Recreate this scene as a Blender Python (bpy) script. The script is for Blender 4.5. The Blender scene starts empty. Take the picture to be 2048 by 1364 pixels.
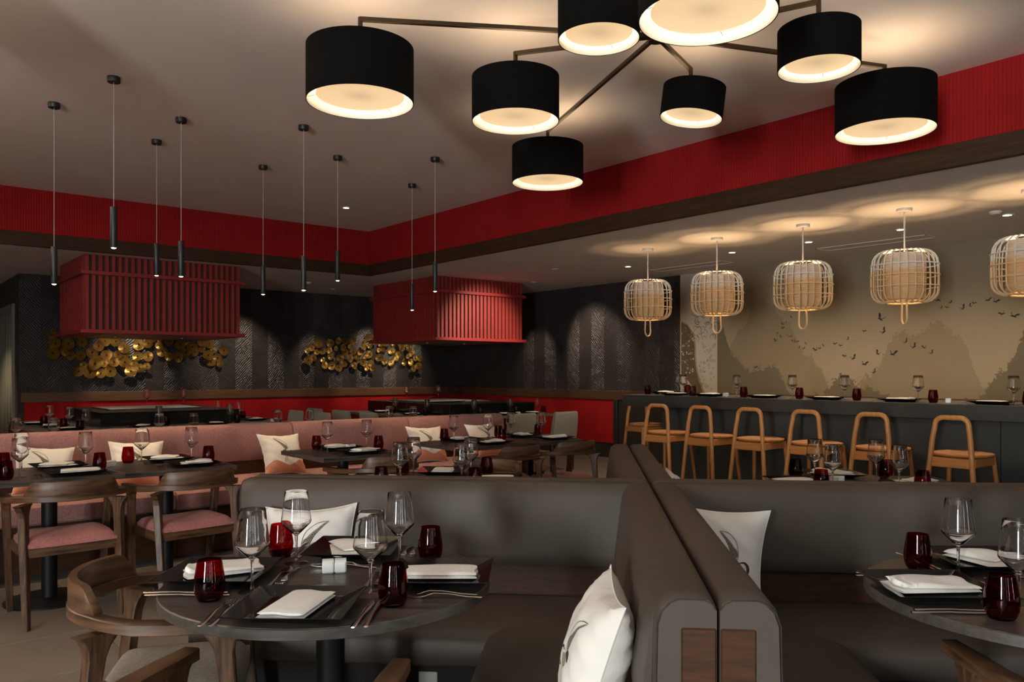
import bpy, bmesh, math, random
from mathutils import Vector, Matrix
from math import sin, cos, pi, radians, sqrt

random.seed(7)
SC = bpy.context.scene
COL = SC.collection

# ---------------------------------------------------------------- camera, light, exposure
cam_d = bpy.data.cameras.new('camera')
cam = bpy.data.objects.new('camera', cam_d); COL.objects.link(cam)
cam.location = (0, 0, 1.34)
cam.rotation_euler = (radians(90), 0, radians(-39.62))
cam_d.sensor_width = 36; cam_d.lens = 28.0
cam_d.shift_y = 0.0303
cam_d.clip_start = 0.05; cam_d.clip_end = 100
SC.camera = cam
SC.view_settings.view_transform = 'Standard'
SC.view_settings.look = 'None'
SC.view_settings.gamma = 1.0
SC.view_settings.use_curve_mapping = False
SC.view_settings.exposure = 0.5
try:
    SC.cycles.caustics_reflective = False
    SC.cycles.caustics_refractive = False
    SC.cycles.use_denoising = True
    SC.cycles.max_bounces = 14
    SC.cycles.diffuse_bounces = 4
    SC.cycles.transparent_max_bounces = 32
    SC.cycles.sample_clamp_indirect = 6.0
except Exception:
    pass
world = bpy.data.worlds.new('daylight'); SC.world = world
world.use_nodes = True
world.node_tree.nodes['Background'].inputs[0].default_value = (0.62, 0.78, 1.0, 1)
world.node_tree.nodes['Background'].inputs[1].default_value = 1.5


def light(name, typ, loc, energy, color, parent=None, **kw):
    d = bpy.data.lights.new(name, typ); d.energy = energy; d.color = color
    for k, v in kw.items():
        setattr(d, k, v)
    o = bpy.data.objects.new(name, d); COL.objects.link(o); o.location = loc
    if parent: o.parent = parent
    return o


def aim(o, to):
    o.rotation_euler = (Vector(to) - Vector(o.location)).to_track_quat('-Z', 'Y').to_euler()


# daylight through the windows of the wall behind the camera (x0, x1, power)
WINDOWS = [(-3.3, -3.0, 30), (-2.2, -1.9, 30), (-.75, -.45, 30), (.5, .8, 30), (2.6, 2.9, 28)]
for i, (x0, x1, w) in enumerate(WINDOWS):
    a = light('window_daylight', 'AREA', ((x0 + x1) / 2, -2.72, 1.45), w, (1.0, 0.985, 0.96),
              shape='RECTANGLE', size=x1 - x0, size_y=2.3)
    a.rotation_euler = (radians(90), 0, 0)
# one larger window in the left wall (y0, y1)
WL = (-1.95, -1.05)
a = light('window_daylight', 'AREA', (-5.13, sum(WL) / 2, 1.3), 600, (0.98, 0.97, 0.95), shape='RECTANGLE', size=WL[1] - WL[0], size_y=2.0)
a.rotation_euler = (radians(90), 0, radians(-90))

# ---------------------------------------------------------------- helpers


class MB:
    def __init__(self):
        self.v = []; self.f = []; self.mi = []; self.sm = []; self.uv = None

    def add(self, verts, faces, mi=0, smooth=False, M=None):
        n = len(self.v)
        if M is not None:
            verts = [M @ Vector(p) for p in verts]
        self.v += [tuple(p) for p in verts]
        for f in faces:
            self.f.append(tuple(i + n for i in f)); self.mi.append(mi); self.sm.append(smooth)
        return self

    def box(self, x0, y0, z0, x1, y1, z1, b=0.0, mi=0, M=None):
        if x1 < x0: x0, x1 = x1, x0
        if y1 < y0: y0, y1 = y1, y0
        if z1 < z0: z0, z1 = z1, z0
        b = min(b, (x1 - x0) * .45, (y1 - y0) * .45, (z1 - z0) * .45)
        if b <= 0:
            vs = [(x, y, z) for x in (x0, x1) for y in (y0, y1) for z in (z0, z1)]
            fs = [(0, 1, 3, 2), (4, 6, 7, 5), (0, 4, 5, 1), (2, 3, 7, 6), (0, 2, 6, 4), (1, 5, 7, 3)]
            return self.add(vs, fs, mi, False, M)
        vs = []; idx = {}
        X, Y, Z = (x0, x1), (y0, y1), (z0, z1)
        for i in (0, 1):
            for j in (0, 1):
                for k in (0, 1):
                    for a in (0, 1, 2):
                        p = [X[i], Y[j], Z[k]]
                        s = (1 if i == 0 else -1, 1 if j == 0 else -1, 1 if k == 0 else -1)
                        for c in range(3):
                            if c != a: p[c] += s[c] * b
                        idx[i, j, k, a] = len(vs); vs.append(tuple(p))
        fs = []
        for i in (0, 1):
            q = [idx[i, 0, 0, 0], idx[i, 0, 1, 0], idx[i, 1, 1, 0], idx[i, 1, 0, 0]]
            fs.append(q if i == 0 else q[::-1])
            q = [idx[0, i, 0, 1], idx[1, i, 0, 1], idx[1, i, 1, 1], idx[0, i, 1, 1]]
            fs.append(q if i == 0 else q[::-1])
            q = [idx[0, 0, i, 2], idx[0, 1, i, 2], idx[1, 1, i, 2], idx[1, 0, i, 2]]
            fs.append(q if i == 0 else q[::-1])
        for i in (0, 1):
            for j in (0, 1):
                fs.append([idx[i, j, 0, 0], idx[i, j, 1, 0], idx[i, j, 1, 1], idx[i, j, 0, 1]])
                fs.append([idx[i, 0, j, 0], idx[i, 1, j, 0], idx[i, 1, j, 2], idx[i, 0, j, 2]])
                fs.append([idx[0, i, j, 1], idx[1, i, j, 1], idx[1, i, j, 2], idx[0, i, j, 2]])
        for i in (0, 1):
            for j in (0, 1):
                for k in (0, 1):
                    fs.append([idx[i, j, k, 0], idx[i, j, k, 1], idx[i, j, k, 2]])
        return self.add(vs, fs, mi, False, M)

    def lathe(self, prof, n=24, mi=0, smooth=True, M=None, closed=False, a0=0.0):
        vs = []; fs = []; m = len(prof)
        for i in range(n):
            a = 2 * pi * i / n + a0
            for r, z in prof: vs.append((r * cos(a), r * sin(a), z))
        for i in range(n):
            j = (i + 1) % n
            for k in range(m if closed else m - 1):
                l = (k + 1) % m
                fs.append((i * m + k, j * m + k, j * m + l, i * m + l))
        return self.add(vs, fs, mi, smooth, M)

    def loft(self, rings, closed=False, caps=True, mi=0, smooth=True, M=None):
        vs = [p for r in rings for p in r]; n = len(rings[0]); fs = []
        R = len(rings)
        for i in range(R if closed else R - 1):
            j = (i + 1) % R
            for k in range(n):
                l = (k + 1) % n
                fs.append((i * n + k, i * n + l, j * n + l, j * n + k))
        self.add(vs, fs, mi, smooth, M)
        if caps and not closed:
            self.add(list(rings[0]), [tuple(range(n))[::-1]], mi, False, M)
            self.add(list(rings[-1]), [tuple(range(n))], mi, False, M)
        return self

    def tube(self, pts, r, n=8, mi=0, caps=True, closed=False, M=None, smooth=True):
        pts = [Vector(p) for p in pts]; rings = []
        up = None
        for i, p in enumerate(pts):
            if closed:
                t = (pts[(i + 1) % len(pts)] - pts[i - 1]).normalized()
            else:
                t = (pts[min(i + 1, len(pts) - 1)] - pts[max(i - 1, 0)]).normalized()
            if up is None:
                up = Vector((0, 0, 1)) if abs(t.z) < .9 else Vector((1, 0, 0))
            a = t.cross(up)
            if a.length < 1e-6: a = t.orthogonal()
            a.normalize(); b = a.cross(t).normalized(); up = b
            rr = r[i] if isinstance(r, (list, tuple)) else r
            rings.append([tuple(p + a * (rr * cos(2 * pi * k / n)) + b * (rr * sin(2 * pi * k / n))) for k in range(n)])
        return self.loft(rings, closed, caps, mi, smooth, M)

    def prism(self, poly, h0, h1, axis='z', mi=0, M=None):
        n = len(poly)
        def P(p, h):
            return {'z': (p[0], p[1], h), 'y': (p[0], h, p[1]), 'x': (h, p[0], p[1])}[axis]
        vs = [P(p, h0) for p in poly] + [P(p, h1) for p in poly]
        fs = [tuple(range(n))[::-1], tuple(range(n, 2 * n))]
        for k in range(n):
            fs.append((k, (k + 1) % n, n + (k + 1) % n, n + k))
        return self.add(vs, fs, mi, False, M)

    def mesh(self, name, mats):
        me = bpy.data.meshes.new(name)
        me.from_pydata(self.v, [], self.f)
        for m in (mats if isinstance(mats, (list, tuple)) else [mats]): me.materials.append(m)
        me.polygons.foreach_set('material_index', self.mi)
        me.polygons.foreach_set('use_smooth', self.sm)
        bm = bmesh.new(); bm.from_mesh(me)
        if self.uv is None:
            bmesh.ops.remove_doubles(bm, verts=bm.verts, dist=1e-6)
        bmesh.ops.recalc_face_normals(bm, faces=bm.faces)
        if self.uv is not None:
            lay = bm.loops.layers.uv.new('UVMap')
            bm.verts.ensure_lookup_table()
            for f in bm.faces:
                for l in f.loops: l[lay].uv = self.uv[l.vert.index]
        bm.to_mesh(me); bm.free(); me.update()
        if any(self.sm): me.set_sharp_from_angle(angle=radians(42))
        return me

    def build(self, name, mats, parent=None, loc=None, rz=0):
        o = bpy.data.objects.new(name, self.mesh(name, mats)); COL.objects.link(o)
        if parent: o.parent = parent
        if loc: o.location = loc
        if rz: o.rotation_euler = (0, 0, rz)
        return o


def tag(o, label=None, cat=None, group=None, kind=None):
    if label: o['label'] = label
    if cat: o['category'] = cat
    if group: o['group'] = group
    if kind: o['kind'] = kind
    return o


def thing(name, label, cat, loc=(0, 0, 0), rz=0.0, group=None):
    o = bpy.data.objects.new(name, None); COL.objects.link(o)
    o.empty_display_size = .05
    o.location = loc; o.rotation_euler = (0, 0, rz)
    return tag(o, label, cat, group)


def inst(name, me, parent=None, loc=(0, 0, 0), rot=(0, 0, 0), sc=(1, 1, 1)):
    o = bpy.data.objects.new(name, me); COL.objects.link(o)
    if parent: o.parent = parent
    o.location = loc; o.rotation_euler = rot; o.scale = sc
    return o


KIDS = {}


def copy_tree(o, parent=None):
    c = o.copy(); COL.objects.link(c); c.parent = parent
    for ch in o.children: copy_tree(ch, c)
    return c


class Proto:
    """first use hands out the original, later uses a copy of it and its parts"""
    def __init__(self, root): self.root = root; self.used = False

    def place(self, loc, rz, label, group=None):
        if not self.used: o = self.root; self.used = True
        else: o = copy_tree(self.root)
        o.location = loc; o.rotation_euler = (0, 0, rz); o['label'] = label
        if group: o['group'] = group
        return o


def struct(name, mb, mats, parent=None):
    o = mb.build(name, mats, parent)
    if parent is None: o['kind'] = 'structure'
    return o


# ---------------------------------------------------------------- materials
class NT:
    def __init__(self, name):
        self.m = bpy.data.materials.new(name); self.m.use_nodes = True
        self.t = self.m.node_tree; self.n = self.t.nodes; self.l = self.t.links
        self.b = self.n['Principled BSDF']; self.out = self.n['Material Output']

    def node(self, typ, **kw):
        x = self.n.new(typ)
        for k, v in kw.items():
            if k.startswith('i_'):
                key = k[2:]; key = int(key) if key.isdigit() else key
                x.inputs[key].default_value = v
            else: setattr(x, k, v)
        return x

    def link(self, a, b): self.l.new(a, b)

    def math(self, op, a, b=None, c=None):
        x = self.n.new('ShaderNodeMath'); x.operation = op
        for i, s in enumerate((a, b, c)):
            if s is None: continue
            if isinstance(s, (int, float)): x.inputs[i].default_value = s
            else: self.l.new(s, x.inputs[i])
        return x.outputs[0]

    def coord(self, out='Object'):
        return self.node('ShaderNodeTexCoord').outputs[out]

    def noise(self, vec, scale, detail=3, mapping=None, out='Fac'):
        if mapping:
            mp = self.node('ShaderNodeMapping'); mp.inputs['Scale'].default_value = mapping
            self.link(vec, mp.inputs[0]); vec = mp.outputs[0]
        x = self.node('ShaderNodeTexNoise'); x.inputs['Scale'].default_value = scale
        x.inputs['Detail'].default_value = detail
        self.link(vec, x.inputs['Vector']); return x.outputs[out]

    def ramp(self, fac, stops, interp='LINEAR'):
        r = self.node('ShaderNodeValToRGB'); r.color_ramp.interpolation = interp
        el = r.color_ramp.elements
        while len(el) < len(stops): el.new(.5)
        for e, (p, c) in zip(el, stops):
            e.position = p; e.color = (*c, 1) if len(c) == 3 else c
        self.link(fac, r.inputs[0]); return r.outputs[0]

    def bump(self, h, strength=.3, dist=.01):
        b = self.node('ShaderNodeBump'); b.inputs['Strength'].default_value = strength
        b.inputs['Distance'].default_value = dist
        self.link(h, b.inputs['Height']); self.link(b.outputs[0], self.b.inputs['Normal'])
        return self

    def col(self, c):
        if isinstance(c, tuple): self.b.inputs['Base Color'].default_value = (*c, 1)
        else: self.link(c, self.b.inputs['Base Color'])
        return self

    def set(self, rough=.5, metal=0.0, **kw):
        self.b.inputs['Roughness'].default_value = rough; self.b.inputs['Metallic'].default_value = metal
        for k, v in kw.items(): self.b.inputs[k].default_value = v
        return self


def plain(name, c, rough=.5, metal=0.0, **kw):
    return NT(name).col(c).set(rough, metal, **kw).m


def mottled(name, c0, c1, scale, rough=.6, metal=0.0, bump=0.0, bscale=None, bdist=.004, mapping=None, **kw):
    t = NT(name); v = t.coord()
    t.col(t.ramp(t.noise(v, scale, 4, mapping), [(.3, c0), (.7, c1)])).set(rough, metal, **kw)
    if bump: t.bump(t.noise(v, bscale or scale * 4, 3, mapping), bump, bdist)
    return t.m


def wood(name, c0, c1, axis, scale=6.0, rough=.4, **kw):
    """grain stretched along one axis ('x','y','z')"""
    t = NT(name); v = t.coord()
    s = [14., 14., 14.]
    if axis == 'h': s = [1.6, 1.6, 11.]
    else: s['xyz'.index(axis)] = 1.2
    n = t.noise(v, scale, 5, s)
    wv = t.noise(v, scale * .35, 2, s)
    f = t.math('ADD', t.math('MULTIPLY', n, .65), t.math('MULTIPLY', wv, .35))
    t.col(t.ramp(f, [(.36, c0), (.5, tuple((a + b) / 2 for a, b in zip(c0, c1))), (.64, c1)])).set(rough, **kw)
    t.bump(n, .12, .002)
    return t.m


def fabric(name, c0, c1, rough=.9, weave=260., bump=.35, sheen=0.0):
    t = NT(name); v = t.coord()
    a = t.noise(v, weave, 2, (1, 1, .28)); b = t.noise(v, weave, 2, (.28, .28, 1)); big = t.noise(v, 7, 2)
    f = t.math('ADD', t.math('MULTIPLY', t.math('ADD', a, b), .42), t.math('MULTIPLY', big, .16))
    t.col(t.ramp(f, [(.36, c0), (.64, c1)])).set(rough)
    t.b.inputs['Sheen Weight'].default_value = sheen
    t.bump(t.math('ADD', a, b), bump, .0015)
    return t.m


def thin_glass(name, tint, rough=0.0, ior=1.5, boost=1.0):
    t = NT(name); t.n.remove(t.b)
    tr = t.node('ShaderNodeBsdfTransparent'); tr.inputs[0].default_value = (*tint, 1)
    gl = t.node('ShaderNodeBsdfGlossy'); gl.inputs['Roughness'].default_value = rough
    lw = t.node('ShaderNodeLayerWeight'); lw.inputs[0].default_value = .5
    f0 = ((ior - 1) / (ior + 1)) ** 2
    fr = t.math('ADD', t.math('MULTIPLY', t.math('POWER', lw.outputs['Facing'], 4.5), (1 - f0) * .8), f0 * boost)
    mx = t.node('ShaderNodeMixShader')
    t.link(fr, mx.inputs[0]); t.link(tr.outputs[0], mx.inputs[1]); t.link(gl.outputs[0], mx.inputs[2])
    t.link(mx.outputs[0], t.out.inputs[0])
    return t.m


M = {}
M['ceiling'] = mottled('ceiling_paint', (.84, .755, .715), (.88, .795, .755), 1.5, .9, bump=.05, bscale=90)
M['low_ceiling'] = mottled('low_ceiling_paint', (.78, .74, .73), (.82, .78, .77), 1.5, .9, bump=.05, bscale=90)


def reeded(name, c0, c1, freq, ax, rough=.55):
    t = NT(name); v = t.coord(); sp = t.node('ShaderNodeSeparateXYZ'); t.link(v, sp.inputs[0])
    u = t.math('ADD', sp.outputs['X'], sp.outputs['Y'])
    w = t.math('ABSOLUTE', t.math('SINE', t.math('MULTIPLY', u, freq)))
    t.col(t.ramp(t.noise(v, 3, 3), [(.3, c0), (.7, c1)])).set(rough)
    t.bump(t.math('POWER', w, .5), .45, .008)
    t.b.inputs['Specular IOR Level'].default_value = .2
    return t.m


M['red_reed'] = reeded('red_reeded_wall', (.30, .008, .009), (.35, .011, .011), 125., 'x', .8)
M['red_wains'] = reeded('red_wainscot', (.33, .007, .008), (.38, .010, .010), 70., 'x', .85)
M['trim_wood'] = wood('brown_trim_wood', (.034, .016, .008), (.062, .030, .014), 'x', 5, .6, **{'Specular IOR Level': .25})
M['trim_wood_y'] = wood('brown_trim_wood_y', (.034, .016, .008), (.062, .030, .014), 'y', 5, .6, **{'Specular IOR Level': .25})


def chevron(name):
    t = NT(name); v = t.coord(); sp = t.node('ShaderNodeSeparateXYZ'); t.link(v, sp.inputs[0])
    u = t.math('ADD', sp.outputs['X'], sp.outputs['Y'])
    w = .56
    fr = t.math('FRACT', t.math('DIVIDE', u, w))
    tri = t.math('ABSOLUTE', t.math('SUBTRACT', fr, .5))
    d = t.math('ADD', t.math('MULTIPLY', tri, w * 1.1), sp.outputs['Z'])
    nz = t.noise(v, 6, 3)
    ph = t.math('ADD', t.math('MULTIPLY', d, 150.), t.math('MULTIPLY', nz, 16.))
    ridges = t.math('SINE', ph)
    brk = t.noise(v, 28, 2)
    h = t.math('MULTIPLY', ridges, t.math('SUBTRACT', brk, .25))
    band = t.math('GREATER_THAN', fr, .5)
    t.col(t.ramp(t.noise(v, 2.2, 4), [(.3, (.030, .026, .025)), (.7, (.052, .045, .042))])).set(.42)
    t.bump(h, .6, .025)
    return t.m


M['dark_wall'] = chevron('dark_chevron_plaster')
M['dark_plain'] = plain('dark_brown_paint', (.018, .011, .008), .7)
M['back_wall'] = plain('dark_room_paint', (.06, .05, .045), .9)
M['pillar'] = mottled('brown_wallpaper', (.045, .036, .034), (.075, .06, .056), 60, .85)
M['curtain'] = plain('grey_green_curtain', (.36, .38, .33), .9)
M['steel_frame'] = plain('grey_door_frame', (.30, .30, .28), .6)


def mural_mat():
    t = NT('mural_print'); v = t.coord(); sp = t.node('ShaderNodeSeparateXYZ'); t.link(v, sp.inputs[0])
    y, z = sp.outputs['Y'], sp.outputs['Z']
    edge = t.noise(v, 15, 8); fine = t.noise(v, 48, 5)
    jag = t.math('ADD', t.math('MULTIPLY', t.math('SUBTRACT', edge, .5), .26), t.math('MULTIPLY', t.math('SUBTRACT', fine, .5), .20))

    def hill(pts):
        # pts: (y, height) -> ramp over y 1.6..7.2, height 0.9..2.5 coded 0..1
        st = [((p - 1.6) / 5.6, ((h - .9) / 1.8,) * 3) for p, h in sorted(pts)]
        u = t.math('DIVIDE', t.math('SUBTRACT', y, 1.6), 5.6)
        r = t.ramp(u, st, 'EASE')
        hh = t.math('ADD', t.math('MULTIPLY', r, 1.8), .9)
        return t.math('LESS_THAN', z, t.math('ADD', hh, jag))

    base = t.ramp(t.math('ADD', t.math('MULTIPLY', t.noise(v, 1.1, 3), .5), t.math('MULTIPLY', t.math('DIVIDE', z, 2.7), .5)),
                  [(.3, (.335, .275, .185)), (.62, (.285, .23, .152))])
    far = hill([(1.6, 1.3), (2.6, 1.5), (3.05, 1.2), (3.25, 1.15), (3.55, 1.75), (3.75, 1.9), (3.95, 1.75), (4.15, 1.8), (4.5, 1.3), (4.8, 1.0),
                (5.3, 1.55), (5.55, 1.95), (5.85, 2.25), (6.0, 2.35), (6.2, 1.95), (6.5, 1.6), (7.2, 1.4)])
    near = hill([(1.6, 2.4), (2.6, 2.25), (2.85, 1.8), (3.1, 1.35), (3.35, 1.05), (4.0, .95), (4.55, 1.15), (4.85, 1.3), (5.1, 1.05), (5.45, 1.0),
                 (5.75, 1.42), (6.1, 1.35), (6.35, 1.55), (6.6, 2.05), (7.2, 2.3)])
    mix1 = t.node('ShaderNodeMix', data_type='RGBA'); t.link(far, mix1.inputs['Factor']); t.link(base, mix1.inputs['A']); mix1.inputs['B'].default_value = (.232, .183, .115, 1)
    mix2 = t.node('ShaderNodeMix', data_type='RGBA'); t.link(near, mix2.inputs['Factor']); t.link(mix1.outputs['Result'], mix2.inputs['A']); mix2.inputs['B'].default_value = (.138, .111, .070, 1)
    t.col(mix2.outputs['Result']).set(.85)
    t.bump(t.noise(v, 180, 2), .15, .002)
    return t.m


M['mural'] = mural_mat()
M['print_pale'] = mottled('pale_print', (.46, .41, .34), (.50, .45, .38), 3, .85)
M['print_brown'] = mottled('brown_print', (.10, .068, .036), (.14, .098, .055), 8, .85)
M['print_tan'] = plain('tan_print', (.30, .235, .15), .85)
M['print_dark'] = plain('dark_print', (.018, .012, .016), .8)
M['slat_red'] = mottled('red_lacquer_slat', (.29, .024, .022), (.33, .030, .026), 9, .5)
M['slat_back'] = plain('hood_core_brown', (.05, .03, .022), .7)
M['hood_red'] = plain('red_lacquer_band', (.30, .025, .027), .45)


def gold_mat():
    t = NT('hammered_gold'); v = t.coord()
    n = t.noise(v, 14, 3)
    t.col(t.ramp(n, [(.3, (.44, .26, .06)), (.7, (.72, .47, .14))])).set(.33, 1.0)
    sp = t.node('ShaderNodeSeparateXYZ'); t.link(v, sp.inputs[0])
    ang = t.math('ARCTAN2', sp.outputs['X'], sp.outputs['Z'])
    st = t.math('SINE', t.math('ADD', t.math('MULTIPLY', ang, 36.), t.math('MULTIPLY', n, 6.)))
    t.bump(t.math('ADD', t.math('MULTIPLY', st, .4), t.math('MULTIPLY', n, 2.)), .5, .06)
    return t.m


M['gold'] = gold_mat()
M['black_metal'] = plain('black_powder_coat', (.006, .0065, .007), .5, 0.0, **{'Specular IOR Level': .25})
M['tube_metal'] = plain('charcoal_tube', (.022, .025, .027), .4, 0.3)
M['shade_black'] = fabric('black_lampshade_fabric', (.003, .0028, .0026), (.006, .0055, .005), .95, 300, .2)
M['shade_black'].node_tree.nodes['Principled BSDF'].inputs['Specular IOR Level'].default_value = .1
M['lining'] = plain('white_shade_lining', (.93, .88, .76), .8)
M['bronze'] = plain('dark_bronze', (.085, .062, .04), .35, .9)


def emit(name, c, s, base=(.8, .8, .8), rough=.6):
    return NT(name).col(base).set(rough, **{'Emission Color': (*c, 1), 'Emission Strength': s}).m


def diffuser_mat():
    t = NT('cream_diffuser'); v = t.coord()
    n = t.noise(v, 9, 3)
    sp = t.node('ShaderNodeSeparateXYZ'); t.link(v, sp.inputs[0])
    r = t.math('SQRT', t.math('ADD', t.math('MULTIPLY', sp.outputs['X'], sp.outputs['X']), t.math('MULTIPLY', sp.outputs['Y'], sp.outputs['Y'])))
    t.col((.78, .66, .48)).set(.7)
    # the lit cloth gives off the lamp's light; the bulb holder behind it shows as a dim centre
    k = t.math('ADD', t.math('MULTIPLY', t.math('SMOOTH_MIN', t.math('MULTIPLY', r, 9.), 1., .3), .28), .62)
    k = t.math('ADD', k, t.math('MULTIPLY', n, .14))
    t.link(t.math('MULTIPLY', k, .72), t.b.inputs['Emission Strength'])
    t.b.inputs['Emission Color'].default_value = (.82, .56, .30, 1)
    return t.m


M['diffuser'] = diffuser_mat()
M['bulb'] = emit('warm_bulb', (1., .62, .25), 30.)
M['spot_face'] = emit('downlight_face', (1., .78, .52), 14.)
M['tube_face'] = emit('tube_lamp_face', (1., .70, .36), 10.)
M['lining_lit'] = emit('lit_shade_lining', (1., .86, .58), .35, (.93, .88, .76), .8)
M['white_metal'] = plain('white_enamel', (.75, .72, .68), .5)


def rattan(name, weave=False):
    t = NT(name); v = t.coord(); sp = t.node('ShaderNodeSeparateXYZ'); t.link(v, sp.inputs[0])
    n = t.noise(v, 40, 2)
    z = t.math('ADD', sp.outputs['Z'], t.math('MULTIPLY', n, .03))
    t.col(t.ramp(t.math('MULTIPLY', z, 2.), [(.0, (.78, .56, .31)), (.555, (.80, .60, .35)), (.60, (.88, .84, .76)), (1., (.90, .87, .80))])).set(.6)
    if weave:
        wv = t.math('SINE', t.math('MULTIPLY', sp.outputs['Z'], 520.))
        t.bump(t.math('ADD', wv, n), .6, .006)
        tl = t.node('ShaderNodeBsdfTranslucent'); tl.inputs[0].default_value = (.72, .55, .36, 1)
        mx = t.node('ShaderNodeMixShader'); mx.inputs[0].default_value = .16
        t.link(t.b.outputs[0], mx.inputs[1]); t.link(tl.outputs[0], mx.inputs[2]); t.link(mx.outputs[0], t.out.inputs[0])
    return t.m


M['rattan'] = rattan('rattan_cane'); M['weave'] = rattan('woven_rattan', True)
M['bar_stone'] = mottled('dark_bar_stone', (.028, .033, .032), (.055, .058, .055), 3.2, .38, bump=.06, bscale=30)
M['bar_body'] = mottled('dark_bar_front', (.030, .037, .037), (.052, .058, .055), 2.2, .55, bump=.08, bscale=25)
M['oak'] = wood('honey_oak', (.52, .21, .056), (.70, .335, .108), 'z', 7, .42)
M['oak_x'] = wood('honey_oak_seat', (.50, .195, .05), (.66, .30, .094), 'x', 7, .42)
M['walnut'] = wood('walnut_brown', (.024, .011, .005), (.125, .060, .028), 'z', 6, .45)
M['walnut_x'] = wood('walnut_brown_rail', (.036, .0165, .0075), (.135, .066, .031), 'h', 5, .42)
M['pink'] = fabric('dusty_pink_weave', (.22, .095, .086), (.38, .192, .174), .92, 230, .3, .1)
M['pink_seat'] = fabric('dusty_pink_seat', (.30, .10, .09), (.46, .19, .17), .92, 230, .3, .1)


def leather(name, c0, c1):
    t = NT(name); v = t.coord()
    t.col(t.ramp(t.noise(v, 3, 3), [(.3, c0), (.7, c1)])).set(.52, **{'Specular IOR Level': .28})
    t.bump(t.math('ADD', t.noise(v, 260, 2), t.math('MULTIPLY', t.noise(v, 5, 2), 6.)), .14, .002)
    return t.m


M['leather'] = leather('taupe_leather', (.054, .0425, .0335), (.068, .054, .043))
M['stitch'] = plain('dark_thread', (.02, .016, .013), .8)
M['booth_wood'] = wood('booth_veneer', (.026, .0095, .003), (.056, .022, .0075), 'x', 9, .5, **{'Specular IOR Level': .25})
M['booth_dark'] = plain('dark_booth_base', (.009, .007, .006), .7, **{'Specular IOR Level': .2})
M['seat_grey'] = fabric('grey_herringbone_seat', (.17, .155, .13), (.27, .25, .215), .95, 260, .5)
M['linen'] = fabric('white_linen', (.82, .81, .78), (.90, .89, .86), .9, 300, .12)
M['table_top'] = wood('dark_ash_table', (.022, .0185, .016), (.088, .076, .066), 'x', 5, .34, **{'Specular IOR Level': .4})
M['table_edge'] = wood('dark_ash_edge', (.034, .029, .024), (.066, .057, .048), 'x', 7, .42)
M['glass'] = NT('clear_glass').col((1, 1, 1)).set(.0, **{'Transmission Weight': 1.0, 'IOR': 1.5}).m
M['foot_glass'] = thin_glass('thin_clear_glass', (.97, .975, .97), 0, 1.5, 1.6)
M['solid_glass'] = NT('solid_clear_glass').col((1, 1, 1)).set(.0, **{'Transmission Weight': 1.0, 'IOR': 1.45}).m
M['red_glass'] = thin_glass('ruby_glass', (.60, .030, .045), 0, 1.38, 1.0)
M['red_glass_base'] = thin_glass('ruby_glass_base', (.35, .010, .016), 0, 1.4, 1.0)
M['steel'] = plain('polished_steel', (.62, .60, .57), .16, 1.0)
M['black_china'] = plain('black_glazed_china', (.006, .006, .006), .08, **{'Specular IOR Level': .3})
M['white_china'] = plain('white_china', (.74, .75, .73), .25)


def floor_mat(name, c0, c1, rough):
    t = NT(name); v = t.coord()
    n = t.noise(v, 2.4, 5); n2 = t.noise(v, 30, 3)
    t.col(t.ramp(t.math('ADD', t.math('MULTIPLY', n, .7), t.math('MULTIPLY', n2, .3)), [(.32, c0), (.68, c1)])).set(rough)
    t.bump(n2, .05, .002)
    return t.m


M['tile'] = floor_mat('taupe_floor_tile', (.15, .127, .105), (.20, .172, .145), .5)
M['grout'] = plain('pale_grout', (.30, .26, .22), .85)
M['gloss_black'] = plain('gloss_black_panel', (.008, .010, .010), .15)
M['counter'] = mottled('grey_brown_counter', (.13, .115, .10), (.19, .17, .15), 4, .35)
M['counter_red'] = plain('dark_red_panel', (.19, .014, .012), .6)
M['teppan_steel'] = plain('brushed_griddle_steel', (.20, .19, .18), .42, 1.0)
M['chair_grey'] = fabric('grey_chair_fabric', (.22, .22, .195), (.31, .31, .275), .9, 240, .25)
M['rubber'] = plain('dark_plastic', (.02, .02, .02), .5)

# ---------------------------------------------------------------- the room
XW, YW = 9.15, 13.05          # dark wall on the bar side / dark wall at the far end
XB, YB = 5.72, 10.14          # inner faces of the bulkhead round the raised ceiling
ZL, ZH = 2.73, 3.36
XL, YN, YC = -5.0, -2.6, 17.0
XD = 1.80                     # end of the far wall, where the passage opens

fl = MB().box(XL - .2, YN - .3, -.12, XW + .2, YC, -.006)
floor_o = struct('floor', fl, M['grout'])
tile_me = MB().box(-.2985, -.2985, -.014, .2985, .2985, 0, b=.0025).mesh('tile', M['tile'])
TS = .6
for i in range(int((XW - XL) / TS) + 1):
    for j in range(int((YC - YN) / TS) + 1):
        x = XL + TS * (i + .5); y = YN + TS * (j + .5)
        dd = .6377 * x + .7702 * y; ll = .7702 * x - .6377 * y
        if dd > .8 and abs(ll) < dd * .72 + .7 and y < 8.4 and x < 6.4 and dd < 7.6:
            inst('tile', tile_me, floor_o, (x, y, 0), (0, 0, random.choice((0, pi / 2, pi, -pi / 2))))
rest = MB()
for i in range(int((XW - XL) / TS) + 1):
    for j in range(int((YC - YN) / TS) + 1):
        x = XL + TS * (i + .5); y = YN + TS * (j + .5)
        dd = .6377 * x + .7702 * y; ll = .7702 * x - .6377 * y
        if not (dd > .8 and abs(ll) < dd * .72 + .7 and y < 8.4 and x < 6.4 and dd < 7.6):
            if x < XW and y < YC:
                rest.box(x - .2985, y - .2985, -.014, x + .2985, y + .2985, 0)
rt = rest.build('tile_field', M['tile'], floor_o); rt['kind'] = 'stuff'

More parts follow.
